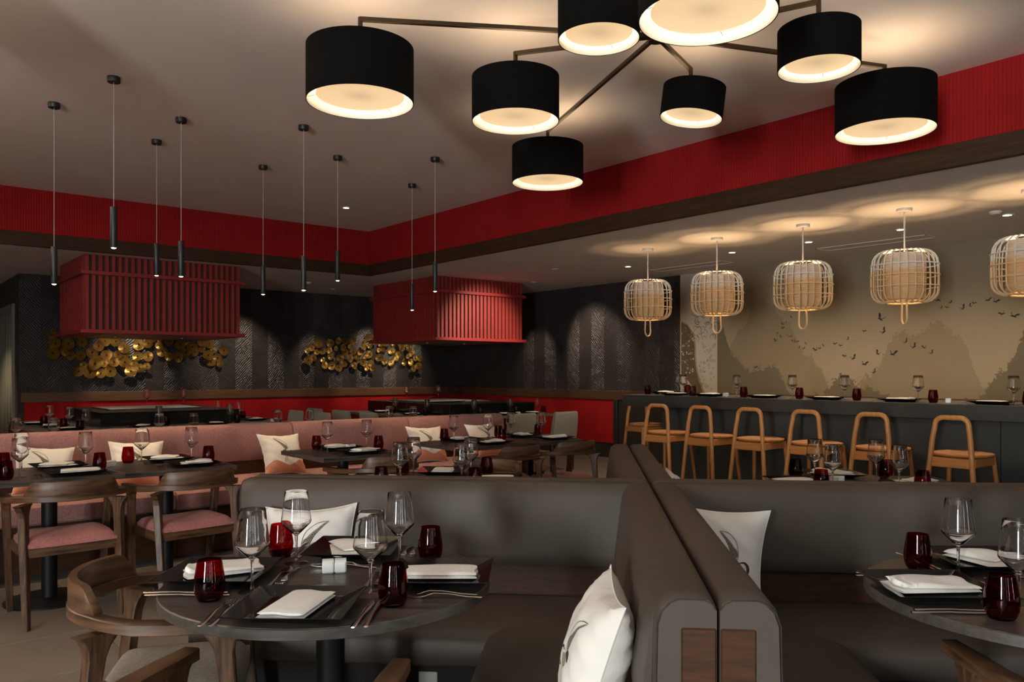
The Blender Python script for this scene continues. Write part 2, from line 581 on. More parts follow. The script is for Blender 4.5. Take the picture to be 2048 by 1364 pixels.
struct('ceiling', MB().box(XL - .2, YN - .3, ZH, XB + .06, YB + .06, ZH + .12), M['ceiling'])
low = MB().box(XB, YN - .3, ZL, XW + .2, YC, ZL + .12).box(XL - .2, YB, ZL, XB, YC, ZL + .12)
struct('ceiling_1', low, M['low_ceiling'])
# bulkhead round the raised part: red reeded band over a brown timber trim
struct('wall_bulkhead_right', MB().box(XB, YN - .3, 2.88, XB + .05, YB + .05, ZH), M['red_reed'])
struct('wall_bulkhead_far', MB().box(XL - .2, YB, 2.88, XB, YB + .05, ZH), M['red_reed'])
struct('trim_1', MB().box(XB - .012, YN - .3, ZL - .004, XB + .05, YB + .05, 2.88, b=.003), M['trim_wood_y'])
struct('trim_2', MB().box(XL - .2, YB - .012, ZL - .004, XB - .012, YB + .05, 2.88, b=.003), M['trim_wood'])

# far wall with the gold discs
struct('wall_far', MB().box(XD, YW, 0, XW + .2, YW + .2, ZL), M['dark_wall'])
struct('wall_right', MB().box(XW, 7.2, 0, XW + .2, YW, ZL), M['dark_wall'])
struct('wall_mural', MB().box(XW, YN - .3, 0, XW + .2, 7.2, ZL), M['dark_plain'])
struct('wall_passage', MB().box(XD, YW + .2, 2.30, XD + .16, YC, ZL).box(XD, YW + .2, 0, XD + .16, YW + .42, 2.30).box(XD, YW + 3.1, 0, XD + .16, YC, 2.30), M['pillar'])
struct('wall_passage_end', MB().box(XL, YC - .1, 0, XW, YC, ZL), M['back_wall'])
struct('wall_left', MB().box(XL - .2, YN, 0, XL, WL[0], ZH).box(XL - .2, WL[1], 0, XL, YC, ZH).box(XL - .2, WL[0], 0, XL, WL[1], .3).box(XL - .2, WL[0], 2.3, XL, WL[1], ZH), M['back_wall'])
wb = MB(); xs = XL
for x0, x1, _ in WINDOWS:
    wb.box(xs, YN - .2, 0, x0, YN, ZH); wb.box(x0, YN - .2, 0, x1, YN, .3); wb.box(x0, YN - .2, 2.6, x1, YN, ZH); xs = x1
wb.box(xs, YN - .2, 0, XW, YN, ZH)
struct('wall_back', wb, M['back_wall'])
glass_pane = thin_glass('window_glass', (.95, .97, .97), 0, 1.45)
for i, (x0, x1, _) in enumerate(WINDOWS):
    f = MB()
    for a, b in ((x0, x0 + .05), (x1 - .05, x1), ((x0 + x1) / 2 - .02, (x0 + x1) / 2 + .02)):
        f.box(a, YN - .12, .3, b, YN - .04, 2.6, b=.004)
    f.box(x0, YN - .12, .3, x1, YN - .04, .35, b=.004); f.box(x0, YN - .12, 2.55, x1, YN - .04, 2.6, b=.004)
    w = struct('window_%d' % (i + 1), f, M['black_metal'])
    MB().box(x0 + .05, YN - .085, .35, x1 - .05, YN - .079, 2.55).build('pane', glass_pane, w)

f = MB()
for a, b in ((WL[0], WL[0] + .05), (WL[1] - .05, WL[1]), (sum(WL) / 2 - .02, sum(WL) / 2 + .02)):
    f.box(XL - .12, a, .3, XL - .04, b, 2.3, b=.004)
f.box(XL - .12, WL[0], .3, XL - .04, WL[1], .35, b=.004); f.box(XL - .12, WL[0], 2.25, XL - .04, WL[1], 2.3, b=.004)
w = struct('window_%d' % (len(WINDOWS) + 1), f, M['black_metal'])
MB().box(XL - .085, WL[0] + .05, .35, XL - .079, WL[1] - .05, 2.25).build('pane', glass_pane, w)

# door opening in the passage, with a pale curtain hung in it
d1 = struct('door_1', MB().box(XD - .03, YW + .37, 0, XD + .17, YW + .43, 2.33, b=.004).box(XD - .03, YW + 3.08, 0, XD + .17, YW + 3.14, 2.33, b=.004)
            .box(XD - .03, YW + .43, 2.27, XD + .17, YW + 3.08, 2.33, b=.004), M['steel_frame'])
cu = MB(); ring = []
for k in range(121):
    y = YW + .45 + 2.6 * k / 120
    ring.append((XD + .09 + .035 * sin(k * .9) + .01 * sin(k * 2.3), y))
vs = [(x, y, z) for z in (.02, 2.26) for x, y in ring]
cu.add(vs, [(k, k + 1, 122 + k, 121 + k) for k in range(120)], 0, True)
c_o = cu.build('door_curtain', M['curtain'])
tag(c_o, 'pale grey green curtain hanging in the passage doorway', 'curtain')
sd = c_o.modifiers.new('thickness', 'SOLIDIFY'); sd.thickness = .004

# dado: red wainscot, brown rail, dark plinth
struct('wall_wainscot_far', MB().box(XD + .06, YW - .03, .23, XW - .03, YW, .91), M['red_wains'])
struct('wall_wainscot_right', MB().box(XW - .03, 8.52, .23, XW, YW, .91), M['red_wains'])
M['rail_wood'] = wood('dado_rail_wood', (.085, .040, .017), (.15, .075, .034), 'x', 5, .5)  # far rail painted paler: the washers' light is put into its colour
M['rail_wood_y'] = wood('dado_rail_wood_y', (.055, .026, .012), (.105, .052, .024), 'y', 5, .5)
struct('wall_wainscot_bar', MB().box(XW - .035, 7.2, .0, XW, 8.44, .91), M['dark_plain'])
struct('trim_3', MB().box(XD + .02, YW - .05, .91, XW, YW, 1.05, b=.004), M['rail_wood'])
struct('trim_4', MB().box(XW - .05, YN, .91, XW, YW - .05, 1.05, b=.004), M['rail_wood_y'])
struct('baseboard_far', MB().box(XD + .06, YW - .02, 0, XW, YW, .23), M['dark_plain'])
struct('baseboard_right', MB().box(XW - .02, 7.2, 0, XW, YW - .02, .23), M['dark_plain'])
struct('trim_5', MB().box(XW - .06, 8.44, 0, XW, 8.52, .91, b=.004), M['rubber'])

# ---------------------------------------------------------------- mural and printed panel on the bar wall
mu = MB().box(XW - .0125, YN + .02, 1.051, XW - .001, 6.62, ZL - .001).build('mural', M['mural'])
tag(mu, 'brown mural of misty tree hills with flying birds behind the bar', 'mural')
BIRDS = [(5.5, 2.03, .017), (5.62, 1.95, .02), (5.57, 1.97, .014), (5.63, 1.9, .022), (5.7, 1.83, .015), (5.65, 1.79, .017), (5.72, 1.74, .024), (5.56, 1.81, .012), (5.54, 1.79, .012), (5.51, 1.79, .012), (5.49, 1.78, .012), (5.48, 1.73, .015), (5.45, 1.72, .017), (5.42, 1.72, .017), (5.39, 1.64, .017), (5.34, 1.63, .018), (5.3, 1.69, .015), (5.17, 1.61, .026), (5.11, 1.63, .018), (5.07, 1.66, .016), (4.93, 1.68, .024), (4.86, 1.66, .023), (4.76, 1.73, .018), (4.57, 1.82, .02), (4.79, 1.53, .024), (4.69, 1.5, .032), (4.56, 1.43, .035), (4.44, 1.34, .031), (4.37, 1.95, .039), (4.33, 1.8, .035), (4.4, 1.55, .028), (4.23, 1.54, .037), (4.08, 1.68, .027), (3.99, 1.62, .03), (3.88, 1.61, .022), (3.8, 1.55, .024), (3.78, 2.13, .015), (3.75, 2.12, .016), (3.72, 2.12, .016), (3.7, 2.04, .019), (3.64, 2.04, .019), (3.61, 2.09, .02), (3.48, 2.02, .027), (3.41, 2.04, .018), (3.38, 2.07, .021), (3.24, 2.09, .028), (3.17, 2.07, .026), (3.08, 2.13, .017), (3.1, 1.94, .028), (3.0, 1.91, .038), (6.03, 1.4, .026), (2.8, 1.85, .03)]
bd = MB(); rb = random.Random(3)
for y, z, s in BIRDS:
    s *= 1.9; r = rb.uniform(-.7, .7); f = rb.choice((-1, 1)); fold = rb.uniform(.25, .9)
    body = [(-.55, -.05), (-.2, .08), (.3, .06), (.5, .0), (.3, -.10), (-.2, -.12)]
    wing1 = [(.12, .05), (-.15, .06), (-.55, .35 + fold * .5), (-.45, .18 + fold * .2)]
    wing2 = [(.18, .05), (.0, .06), (.35, .3 + fold * .55), (.75, .45 + fold * .35), (.5, .28)]
    for poly in (body, wing1, wing2):
        vs = []
        for a, b in poly:
            a *= s * f; b *= s
            vs.append((XW - .0135, y - (a * cos(r) - b * sin(r)), z + a * sin(r) + b * cos(r)))
        bd.add(vs, [tuple(range(len(vs)))])
ob = bd.build('bird_silhouettes', M['print_dark'], mu); ob['label'] = 'dark flying bird silhouettes'; ob['kind'] = 'stuff'

wp = MB().box(XW - .016, 6.621, 1.051, XW - .001, 7.235, ZL - .001).box(XW - .02, 7.235, 1.051, XW - .001, 7.25, ZL - .001).build('printed_panel', M['print_pale'])
tag(wp, 'pale printed wall panel with brown sweep and small rings, beside the mural', 'wall panel')
XP = XW - .0175
sw = MB()
outer = [(7.235, 2.05), (7.12, 2.0), (7.02, 1.86), (7.0, 1.7), (7.0, 1.55), (6.98, 1.4), (6.93, 1.22), (6.86, 1.06), (6.8, .96), (6.92, .96), (7.0, 1.08), (7.08, 1.18), (7.16, 1.26), (7.235, 1.28)]
sw.add([(XP, y, z) for y, z in outer], [tuple(range(len(outer)))])
so = sw.build('printed_sweep', M['print_brown'], wp)
edge = MB()
pts = [(7.235, 2.07), (7.12, 2.02), (7.0, 1.87), (6.975, 1.7), (6.975, 1.55), (6.955, 1.4), (6.9, 1.22), (6.83, 1.06), (6.77, .96)]
pts2 = [(7.235, 2.05), (7.12, 2.0), (7.02, 1.86), (7.0, 1.7), (7.0, 1.55), (6.98, 1.4), (6.93, 1.22), (6.86, 1.06), (6.8, .96)]
n = len(pts)
edge.add([(XP - .0003, y, z) for y, z in pts] + [(XP - .0003, y, z) for y, z in pts2], [(k, k + 1, n + k + 1, n + k) for k in range(n - 1)])
edge.build('printed_edge', M['print_tan'], wp)
dots = MB(); rings = MB(); rd = random.Random(11)


def disc2(mb, y, z, r, x, n=10):
    mb.add([(x, y + r * cos(2 * pi * k / n), z + r * sin(2 * pi * k / n)) for k in range(n)], [tuple(range(n))])


def ring2(mb, y, z, r, w, x, n=14, a0=0, a1=2 * pi):
    vs = []
    for k in range(n + 1):
        a = a0 + (a1 - a0) * k / n
        for q in (r, r - w): vs.append((x, y + q * cos(a), z + q * sin(a)))
    mb.add(vs, [(2 * k, 2 * k + 2, 2 * k + 3, 2 * k + 1) for k in range(n)])


for k in range(58):
    z = rd.uniform(1.32, 1.98); y0 = 7.02 if z > 1.5 else 7.0
    disc2(dots, rd.uniform(y0, 7.225), z, rd.choice((.005, .007, .010, .013)), XP - .0006)
for k in range(46):
    ring2(rings, rd.uniform(6.64, 6.93), rd.uniform(1.1, 1.75), rd.choice((.010, .013, .018)), .004, XP - .0006, 10)
for k in range(54):       # scattered arcs, a plain scale pattern
    y = rd.uniform(6.64, 7.0); z = 1.78 + rd.random() * .55 * (1 - abs(y - 6.83) * 1.2)
    a = rd.uniform(0, 6.28)
    ring2(rings, y, z, rd.uniform(.025, .05), .006, XP - .0006, 8, a, a + rd.uniform(2.2, 3.6))
dots.build('printed_dots', M['print_pale'], wp)['kind'] = 'stuff'
rings.build('printed_rings', M['print_brown'], wp)['kind'] = 'stuff'

# ---------------------------------------------------------------- ceiling fittings
def downlight(x, y, z, label, power, col=(1., .72, .42), size=100, blend=.6, lit=True):
    t = thing('downlight', label, 'downlight', (x, y, z), 0, 'recessed ceiling downlights')
    MB().lathe([(.052, -.001), (.052, -.006), (.036, -.007), (.034, .0)], 24).build('bezel', M['white_metal'], t)
    MB().lathe([(.0, -.003), (.0355, -.003)], 20).build('lamp_face', M['spot_face'] if lit else M['black_metal'], t)
    if power:
        light('downlight_beam', 'SPOT', (0, 0, -.02), power, col, t, spot_size=radians(size), spot_blend=blend, shadow_soft_size=.035)
    return t


downlight(4.668, 8.834, ZH, 'small round downlight in the raised ceiling above the slatted hoods', 30)
for k, y in enumerate((7.10, 5.49, 4.53, 3.56, 2.63)):
    downlight(7.86, y, ZL, 'round downlight over the bar, %s from the far end' % ('first', 'second', 'third', 'fourth', 'fifth')[k], (40, 45, 45, 45, 45)[k], (1., .76, .50), 150, .9)
# wall washers in the low ceiling, outside the photograph's sight lines or hidden by the hoods
for x, y, tx, ty, tz, p, s, wl in ((4.7, 11.9, 4.9, YW, 1.35, 90, 62, 'between the hoods'), (3.1, 12.15, 3.2, YW, 1.40, 110, 48, 'behind the passage side hood'), (7.3, 11.95, 7.4, YW, 1.35, 110, 52, 'behind the bar side hood'), (8.35, 12.2, 8.1, YW, 1.1, 60, 50, 'nearest the corner'), (8.1, 9.25, XW, 8.95, 1.7, 70, 62, 'near the bar'), (8.2, 10.3, XW, 10.35, 1.3, 36, 50, 'beside the bar side hood'), (6.2, 12.2, 6.3, YW, 1.2, 50, 46, 'left of the bar side hood')):
    t = downlight(x, y, ZL, 'recessed wall washer above the dark wall, %s' % wl, 0, lit=False)
    o = light('washer_beam', 'SPOT', (x, y, ZL - .03), p * .8, (1., .78, .60), None, spot_size=radians(s), spot_blend=.7, shadow_soft_size=.04)
    aim(o, (tx, ty, tz))
downlight(.75, 14.4, ZL, 'unseen downlight added in the passage to brighten the curtain', 70)  # unseen lamp, added so the doorway curtain reads lighter
t = downlight(7.3, 7.9, ZL, 'recessed spotlight before the bar side hood', 0, lit=False)
o = light('hood_beam', 'SPOT', (7.3, 7.9, ZL - .03), 190, (1., .80, .60), None, spot_size=radians(58), spot_blend=.8, shadow_soft_size=.04)
aim(o, (7.3, 9.5, 1.85))
for k, (y0, y1) in enumerate(((5.98, 7.16), (3.53, 4.73))):
    t = MB()
    t.box(8.35, y0, ZL - .006, 8.362, y1, ZL + .001); t.box(8.588, y0, ZL - .006, 8.60, y1, ZL + .001)
    t.box(8.35, y0, ZL - .006, 8.60, y0 + .012, ZL + .001); t.box(8.35, y1 - .012, ZL - .006, 8.60, y1, ZL + .001)
    v = t.build('ceiling_vent', M['white_metal'])
    tag(v, 'thin rectangular ceiling vent frame, %s' % ('nearer the far end of the bar', 'over the middle of the bar')[k], 'vent')
    MB().box(8.362, y0 + .012, ZL - .002, 8.588, y1 - .012, ZL).build('vent_panel', M['low_ceiling'], v)

for k, (x, y) in enumerate(((5.43, 11.5), (7.62, 2.64))):
    v = MB().lathe([(0, 0), (.05, 0), (.05, -.012), (.035, -.028), (0, -.03)], 24).build('ceiling_sensor', M['white_metal']); v.location = (x, y, ZL)
    tag(v, 'small round white ceiling sensor %s' % ('between the slatted hoods', 'over the bar, beside the fifth downlight')[k], 'sensor')

# slim tube pendants
TUBES = [(1.165, 6.80, 2.00, 'first from the left'), (1.377, 5.941, 2.19, 'second from the left and largest'), (2.039, 7.316, 2.18, 'third from the left'),
         (2.012, 6.558, 2.10, 'fourth from the left'), (3.093, 7.555, 2.10, 'fifth from the left'), (2.847, 6.117, 2.01, 'sixth from the left'),
         (3.494, 6.778, 2.195, 'seventh from the left'), (4.63, 7.277, 2.006, 'eighth from the left'), (4.225, 6.24, 2.10, 'last on the right')]
tp = thing('tube_pendant', '', 'pendant lamp', (0, 0, 0), 0, 'slim black tube pendants')
cp = MB().lathe([(0, 0), (.042, 0), (.042, -.034), (.039, -.038), (0, -.038)], 24).build('ceiling_cap', M['tube_metal'], tp)
cd = MB().tube([(0, 0, -1), (0, 0, 0)], .0016, 6).build('cord', M['white_metal'], tp)
tb = MB().lathe([(.0, .28), (.022, .28), (.0225, .277), (.0225, .003), (.021, 0), (.017, 0), (.016, .012)], 20).build('lamp_tube', M['tube_metal'], tp)
lf = MB().lathe([(0, -.006), (.010, -.005), (.0165, .001)], 14).build('lamp_face', M['tube_face'], tb)
P_tube = Proto(tp)
for x, y, zb, txt in TUBES:
    o = P_tube.place((x, y, ZH), 0, 'slim black tube pendant on a fine cord, %s' % txt)
    for ch in o.children:
        if ch.name.startswith('cord'): ch.scale = (1, 1, ZH - zb - .28 - .036); ch.location = (0, 0, -.036)
        if ch.name.startswith('lamp_tube'): ch.location = (0, 0, zb - ZH)
    light('tube_beam', 'SPOT', (0, 0, zb - ZH - .01), 14, (1., .72, .42), o, spot_size=radians(60), spot_blend=.8, shadow_soft_size=.015)

# chandelier of eight black drum shades on bronze arms
HUB = Vector((3.429, 2.887, 3.20))
ch_t = thing('chandelier', 'large bronze arm chandelier with eight black drum lampshades', 'chandelier', tuple(HUB))
hub = MB().lathe([(0, .16), (.07, .16), (.07, .14), (.02, .135), (.02, .03), (.045, .03), (.045, -.03), (0, -.03)], 20).build('hub', M['bronze'], ch_t)
SH = [(2.062, 3.745, .28, 2.76, 0), (4.134, 4.562, .275, 2.80, 0), (4.842, 2.288, .285, 2.80, 0), (2.981, 3.569, .255, 2.80, 0),
      (3.737, 2.099, .198, 2.86, 0), (3.972, 3.073, .190, 2.90, radians(7)), (2.645, 1.964, .275, 2.76, 0), (2.785, 2.705, .198, 2.95, 0)]
for x, y, r, zb, tilt in SH:
    p = Vector((x, y, HUB.z)) - HUB
    h = r * 1.02
    arm = MB(); d = p.normalized(); s = Vector((-d.y, d.x, 0)) * .011
    q = [d * .03, p]
    rings_ = [[tuple(c + s + Vector((0, 0, .011))), tuple(c - s + Vector((0, 0, .011))), tuple(c - s - Vector((0, 0, .011))), tuple(c + s - Vector((0, 0, .011)))] for c in q]
    arm.loft(rings_, smooth=False); arm.build('arm', M['bronze'], ch_t)
    top = zb + h - HUB.z
    MB().box(p.x - .009, p.y - .009, top - .08, p.x + .009, p.y + .009, .011).build('stem', M['bronze'], ch_t)
    sh = MB().lathe([(r, 0), (r, h), (r - .004, h), (r - .004, 0)], 56, closed=True).build('shade', M['shade_black'], ch_t, (p.x, p.y, zb - HUB.z))
    # azimuth of the camera's right direction: the one askew shade leans about the line of sight
    if tilt: sh.rotation_euler = Matrix.Rotation(tilt, 3, Vector((.64, .77, 0))).to_euler()
    MB().lathe([(r - .0045, .001), (r - .0045, h - .002)], 56).build('lining', M['lining'], sh)
    MB().lathe([(0, .035), (r * .82, .035)], 48).build('diffuser', M['diffuser'], sh)
    sp = MB()
    for k in range(3):
        a = 2 * pi * k / 3 + .4
        sp.tube([(cos(a) * r * .8, sin(a) * r * .8, .04), (cos(a) * (r - .005), sin(a) * (r - .005), .03)], .0012, 5)
        sp.tube([(0, 0, h - .06), (cos(a) * (r - .005), sin(a) * (r - .005), h - .012)], .0022, 5)
    sp.build('shade_spoke', M['bronze'], sh)
    light('shade_lamp', 'POINT', (0, 0, h * .45), 2.1 * (r / .28) ** 1.2, (1., .84, .66), sh, shadow_soft_size=.07)

# unseen copies beyond the picture's edge, added with stronger lamps to fill the ceiling
fill_ch2 = copy_tree(ch_t); fill_ch2.location = (-1.75, 4.7, 3.20); fill_ch2['label'] = 'unseen copy of the chandelier added to light the ceiling, beyond the left picture edge'
for o in fill_ch2.children_recursive:
    if o.type == 'LIGHT': o.data = o.data.copy(); o.data.energy *= 24.; o.location.z *= 1.6
fill_ch3 = copy_tree(fill_ch2); fill_ch3.location = (-2.3, 8.1, 3.20); fill_ch3['label'] = 'unseen chandelier copy added to light the ceiling, beyond the left edge near the hoods'
fill_ch3['group'] = ch_t['group'] = fill_ch2['group'] = 'drum shade chandeliers'

# rattan lanterns over the bar
lt = thing('rattan_lantern', '', 'pendant lamp', (0, 0, 0), 0, 'rattan lanterns over the bar')
MB().lathe([(0, 0), (.062, 0), (.062, -.022), (.056, -.028), (0, -.028)], 28).build('ceiling_cap', M['white_metal'], lt)
MB().tube([(0, 0, -.03), (0, 0, -.36)], .007, 8).build('cord', M['white_metal'], lt)
body = bpy.data.objects.new('cage', None); COL.objects.link(body); body.parent = lt; body.location = (0, 0, -.80); body.empty_display_size = .05
rib_pts = []
for a in range(15):
    u = a / 14
    if u < .2: q = u / .2 * pi / 2; rib_pts.append((.135 + .125 * sin(q), .115 - .10 * sin(q) * 0 - .115 * (1 - cos(q)) * 0 + (0.0 if False else 0)))
rib_pts = [(.14, .0)] + [(.16 + .10 * sin(q), .10 - .10 * cos(q)) for q in [radians(v) for v in (0, 15, 30, 50, 70, 90)]] + \
          [(.262, .20), (.258, .31)] + [(.155 + .10 * cos(q), .33 + .11 * sin(q)) for q in [radians(v) for v in (0, 20, 40, 60, 80, 90)]] + [(.12, .44)]
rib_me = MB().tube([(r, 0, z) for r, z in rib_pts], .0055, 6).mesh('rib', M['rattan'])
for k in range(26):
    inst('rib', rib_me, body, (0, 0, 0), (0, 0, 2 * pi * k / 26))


def hoop(r, z, t, n=36): return MB().tube([(r * cos(2 * pi * k / n), r * sin(2 * pi * k / n), z) for k in range(n)], t, 6, closed=True)


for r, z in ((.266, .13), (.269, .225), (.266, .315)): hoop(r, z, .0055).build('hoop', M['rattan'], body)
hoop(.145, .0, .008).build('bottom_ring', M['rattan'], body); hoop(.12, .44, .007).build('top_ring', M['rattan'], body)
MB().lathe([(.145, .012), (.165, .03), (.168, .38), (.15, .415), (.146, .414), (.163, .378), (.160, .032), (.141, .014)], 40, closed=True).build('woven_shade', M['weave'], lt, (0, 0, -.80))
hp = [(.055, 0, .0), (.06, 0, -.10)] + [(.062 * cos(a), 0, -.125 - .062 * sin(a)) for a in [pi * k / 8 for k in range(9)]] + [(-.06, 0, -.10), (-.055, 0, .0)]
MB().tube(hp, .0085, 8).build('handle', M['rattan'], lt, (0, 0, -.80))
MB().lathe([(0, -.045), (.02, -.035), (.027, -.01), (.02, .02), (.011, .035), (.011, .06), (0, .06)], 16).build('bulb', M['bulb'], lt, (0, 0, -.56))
P_lan = Proto(lt)
for k, (y, rz) in enumerate(((5.936, .2), (5.004, 1.35), (4.035, 1.15), (3.094, .75), (2.15, .4))):
    o = P_lan.place((6.90, y, ZL), rz, 'rattan cage lantern over the bar, %s from the far end' % ('first', 'second', 'third', 'fourth', 'fifth')[k])
    light('lantern_lamp', 'POINT', (0, 0, -.50), 4.5, (1., .66, .34), o, shadow_soft_size=.02)

# slatted hoods over the griddle tables
slat_a = MB().box(-.0195, -.014, 0, .0195, .014, .93).mesh('slat', M['slat_red'])


def hood(x0, x1, y0, y1, label):
    t = thing('slatted_hood', label, 'extractor hood', ((x0 + x1) / 2, (y0 + y1) / 2, 1.80), 0, 'red slatted hoods')
    w, d = (x1 - x0) / 2, (y1 - y0) / 2
    MB().box(-w + .02, -d + .02, .04, w - .02, d - .02, .93).build('hood_core', M['slat_back'], t)
    b = MB()
    for z0, z1, o in ((0, .045, .055), (.69, .735, .05)):
        r = MB()
        for a in (0, 1): r.box(-w - o, (-d - o) if a == 0 else (d - .01), z0, w + o, (-d + .01) if a == 0 else (d + o), z1, b=.003)
        for a in (0, 1): r.box((-w - o) if a == 0 else (w - .01), -d + .01, z0, (-w + .01) if a == 0 else (w + o), d - .01, z1, b=.003)
        r.build('band', M['hood_red'], t)
    MB().box(-w + .02, -d + .02, .0, w - .02, d - .02, .03).build('soffit_board', M['hood_red'], t)
    MB().box(-w + .25, -d + .25, -.004, w - .25, d - .25, .01, b=.002).build('filter_plate', M['teppan_steel'], t)
    lp = MB().lathe([(0, -.012), (.05, -.012), (.05, -.002)], 20).build('hood_lamp', M['teppan_steel'], t, (-w * .45, 0, 0))
    light('hood_lamp_beam', 'SPOT', (0, 0, -.03), 15, (1., .84, .66), lp, spot_size=radians(140), spot_blend=.6, shadow_soft_size=.05)
    lp2 = MB().lathe([(0, -.012), (.05, -.012), (.05, -.002)], 20).build('hood_lamp', M['teppan_steel'], t, (w * .45, 0, 0))
    light('hood_lamp_beam', 'SPOT', (0, 0, -.03), 15, (1., .84, .66), lp2, spot_size=radians(140), spot_blend=.6, shadow_soft_size=.05)
    n = int(round(2 * w / .0705)); m = int(round(2 * d / .0705))
    for k in range(n):
        x = -w + .022 + (2 * w - .044) * k / (n - 1)
        for y in (-d + .008, d - .008): inst('slat', slat_a, t, (x, y, 0))
    for k in range(1, m - 1):
        y = -d + .022 + (2 * d - .044) * k / (m - 1)
        for x in (-w + .008, w - .008): inst('slat', slat_a, t, (x, y, 0), (0, 0, pi / 2))
    return t


hood(2.10, 3.94, 10.40, 11.88, 'red slatted hood hanging nearer the passage')
hood(6.48, 8.08, 9.52, 11.34, 'red slatted hood hanging nearer the bar')

# gold disc wall sculptures
DL = [(2.21, 1.61, .088), (2.35, 1.63, .058), (2.24, 1.75, .081), (2.2, 1.87, .062), (2.41, 1.75, .086), (2.43, 1.58, .07), (2.56, 1.58, .071), (2.59, 1.78, .075), (2.72, 1.63, .087), (2.8, 1.72, .075), (2.89, 1.8, .08), (3.04, 1.8, .079), (2.91, 1.59, .08), (3.07, 1.6, .065), (3.15, 1.7, .085), (3.18, 1.62, .057), (3.01, 1.49, .076), (2.88, 1.47, .057), (2.75, 1.46, .091), (2.81, 1.52, .064), (2.61, 1.44, .057), (2.54, 1.35, .078), (2.69, 1.33, .088), (2.83, 1.32, .072), (2.96, 1.35, .088), (3.16, 1.49, .085), (3.29, 1.47, .057), (3.24, 1.35, .085), (3.37, 1.4, .07), (3.47, 1.43, .054), (3.34, 1.58, .075), (3.5, 1.58, .078), (3.37, 1.76, .09), (3.5, 1.78, .07), (3.65, 1.75, .062), (3.7, 1.66, .085), (3.67, 1.85, .05), (3.8, 1.82, .071), (3.8, 1.58, .069), (3.94, 1.57, .083), (3.98, 1.77, .085), (4.06, 1.65, .072), (4.16, 1.74, .09), (4.2, 1.66, .068), (4.07, 1.83, .059), (4.3, 1.82, .077), (4.42, 1.8, .08), (4.31, 1.71, .06), (4.4, 1.61, .085), (4.49, 1.69, .056), (4.46, 1.5, .074), (4.56, 1.57, .071), (4.6, 1.47, .057), (4.66, 1.69, .083), (3.57, 1.84, .05)]
DR = [(6.31, 1.84, .076), (6.2, 1.77, .068), (6.1, 1.71, .054), (6.29, 1.69, .052), (6.4, 1.72, .069), (6.12, 1.54, .078), (6.23, 1.59, .065), (6.56, 1.86, .076), (6.7, 1.9, .063), (6.83, 1.9, .067), (6.98, 1.89, .067), (6.53, 1.73, .062), (6.65, 1.76, .045), (6.79, 1.78, .063), (6.93, 1.8, .046), (6.83, 1.7, .067), (6.56, 1.62, .063), (6.42, 1.56, .048), (6.46, 1.46, .066), (6.59, 1.45, .077), (6.73, 1.59, .074), (6.73, 1.42, .074), (6.83, 1.49, .063), (6.93, 1.59, .074), (7.02, 1.71, .064), (7.08, 1.6, .053), (7.03, 1.46, .065), (7.16, 1.71, .068), (7.21, 1.81, .068), (7.34, 1.82, .054), (7.34, 1.67, .079), (7.25, 1.61, .05), (7.2, 1.52, .072), (7.27, 1.42, .065), (7.36, 1.5, .068), (7.38, 1.4, .047), (7.33, 1.98, .068), (7.25, 1.91, .036), (7.41, 1.97, .043), (7.42, 1.88, .04), (7.54, 1.75, .047), (7.63, 1.77, .058), (7.57, 1.86, .058), (7.67, 1.87, .058), (7.53, 1.61, .069), (7.66, 1.54, .062), (7.8, 1.52, .07), (7.81, 1.74, .073), (7.85, 1.87, .044), (7.92, 1.6, .055), (7.98, 1.67, .07), (8.03, 1.79, .063), (8.0, 1.88, .067), (8.12, 1.87, .052), (8.19, 1.79, .063), (8.25, 1.71, .079), (8.15, 1.64, .048), (8.1, 1.53, .067), (8.25, 1.53, .071), (8.35, 1.6, .049), (8.46, 1.6, .06), (8.4, 1.46, .068), (8.29, 1.41, .064), (8.45, 1.35, .042)]
disc_mes = []
for q in range(4):
    dm = MB(); n = 22; rr = random.Random(q); ph = [rr.uniform(0, 6.28) for _ in range(3)]
    prof = [(.17, .03), (.55, .10), (.98, .03), (1.0, .0), (.97, -.02), (.55, .06), (.17, -.01)]
    vs = []; m = len(prof)
    for k in range(n):
        a = 2 * pi * k / n
        for r, y in prof:
            w = 1 + .03 * sin(2 * a + ph[0]) * r + .02 * sin(3 * a + ph[1]) * r
            vs.append((r * w * cos(a), -y - .07 * r * r * sin(2 * a + ph[2]), r * w * sin(a)))
    fs = [(k * m + l, ((k + 1) % n) * m + l, ((k + 1) % n) * m + (l + 1) % m, k * m + (l + 1) % m) for k in range(n) for l in range(m)]
    dm.add(vs, fs, 0, True); disc_mes.append(dm.mesh('disc', M['gold']))
pin_me = MB().tube([(0, 0, 0), (0, 1, 0)], .006, 6).mesh('pin', M['black_metal'])
for data, label, cx in ((DL, 'cluster of hammered gold discs on the dark wall nearer the passage', 3.4), (DR, 'cluster of hammered gold discs on the dark wall nearer the corner', 7.3)):
    t = thing('wall_sculpture', label, 'wall sculpture', (cx, YW, 1.6), 0, 'gold disc wall sculptures')
    pins = MB()
    for k, (x, z, r) in enumerate(data):
        yo = -.035 - .06 * random.random()
        inst('disc', disc_mes[k % 4], t, (x - cx, yo, z - 1.6), (random.uniform(-.16, .16), random.uniform(0, 6.28), random.uniform(-.16, .16)), (r, r, r))
        pins.tube([(x - cx, yo, z - 1.6), (x - cx, 0, z - 1.6)], .008, 6)
    pins.build('mounting_pins', M['black_metal'], t)

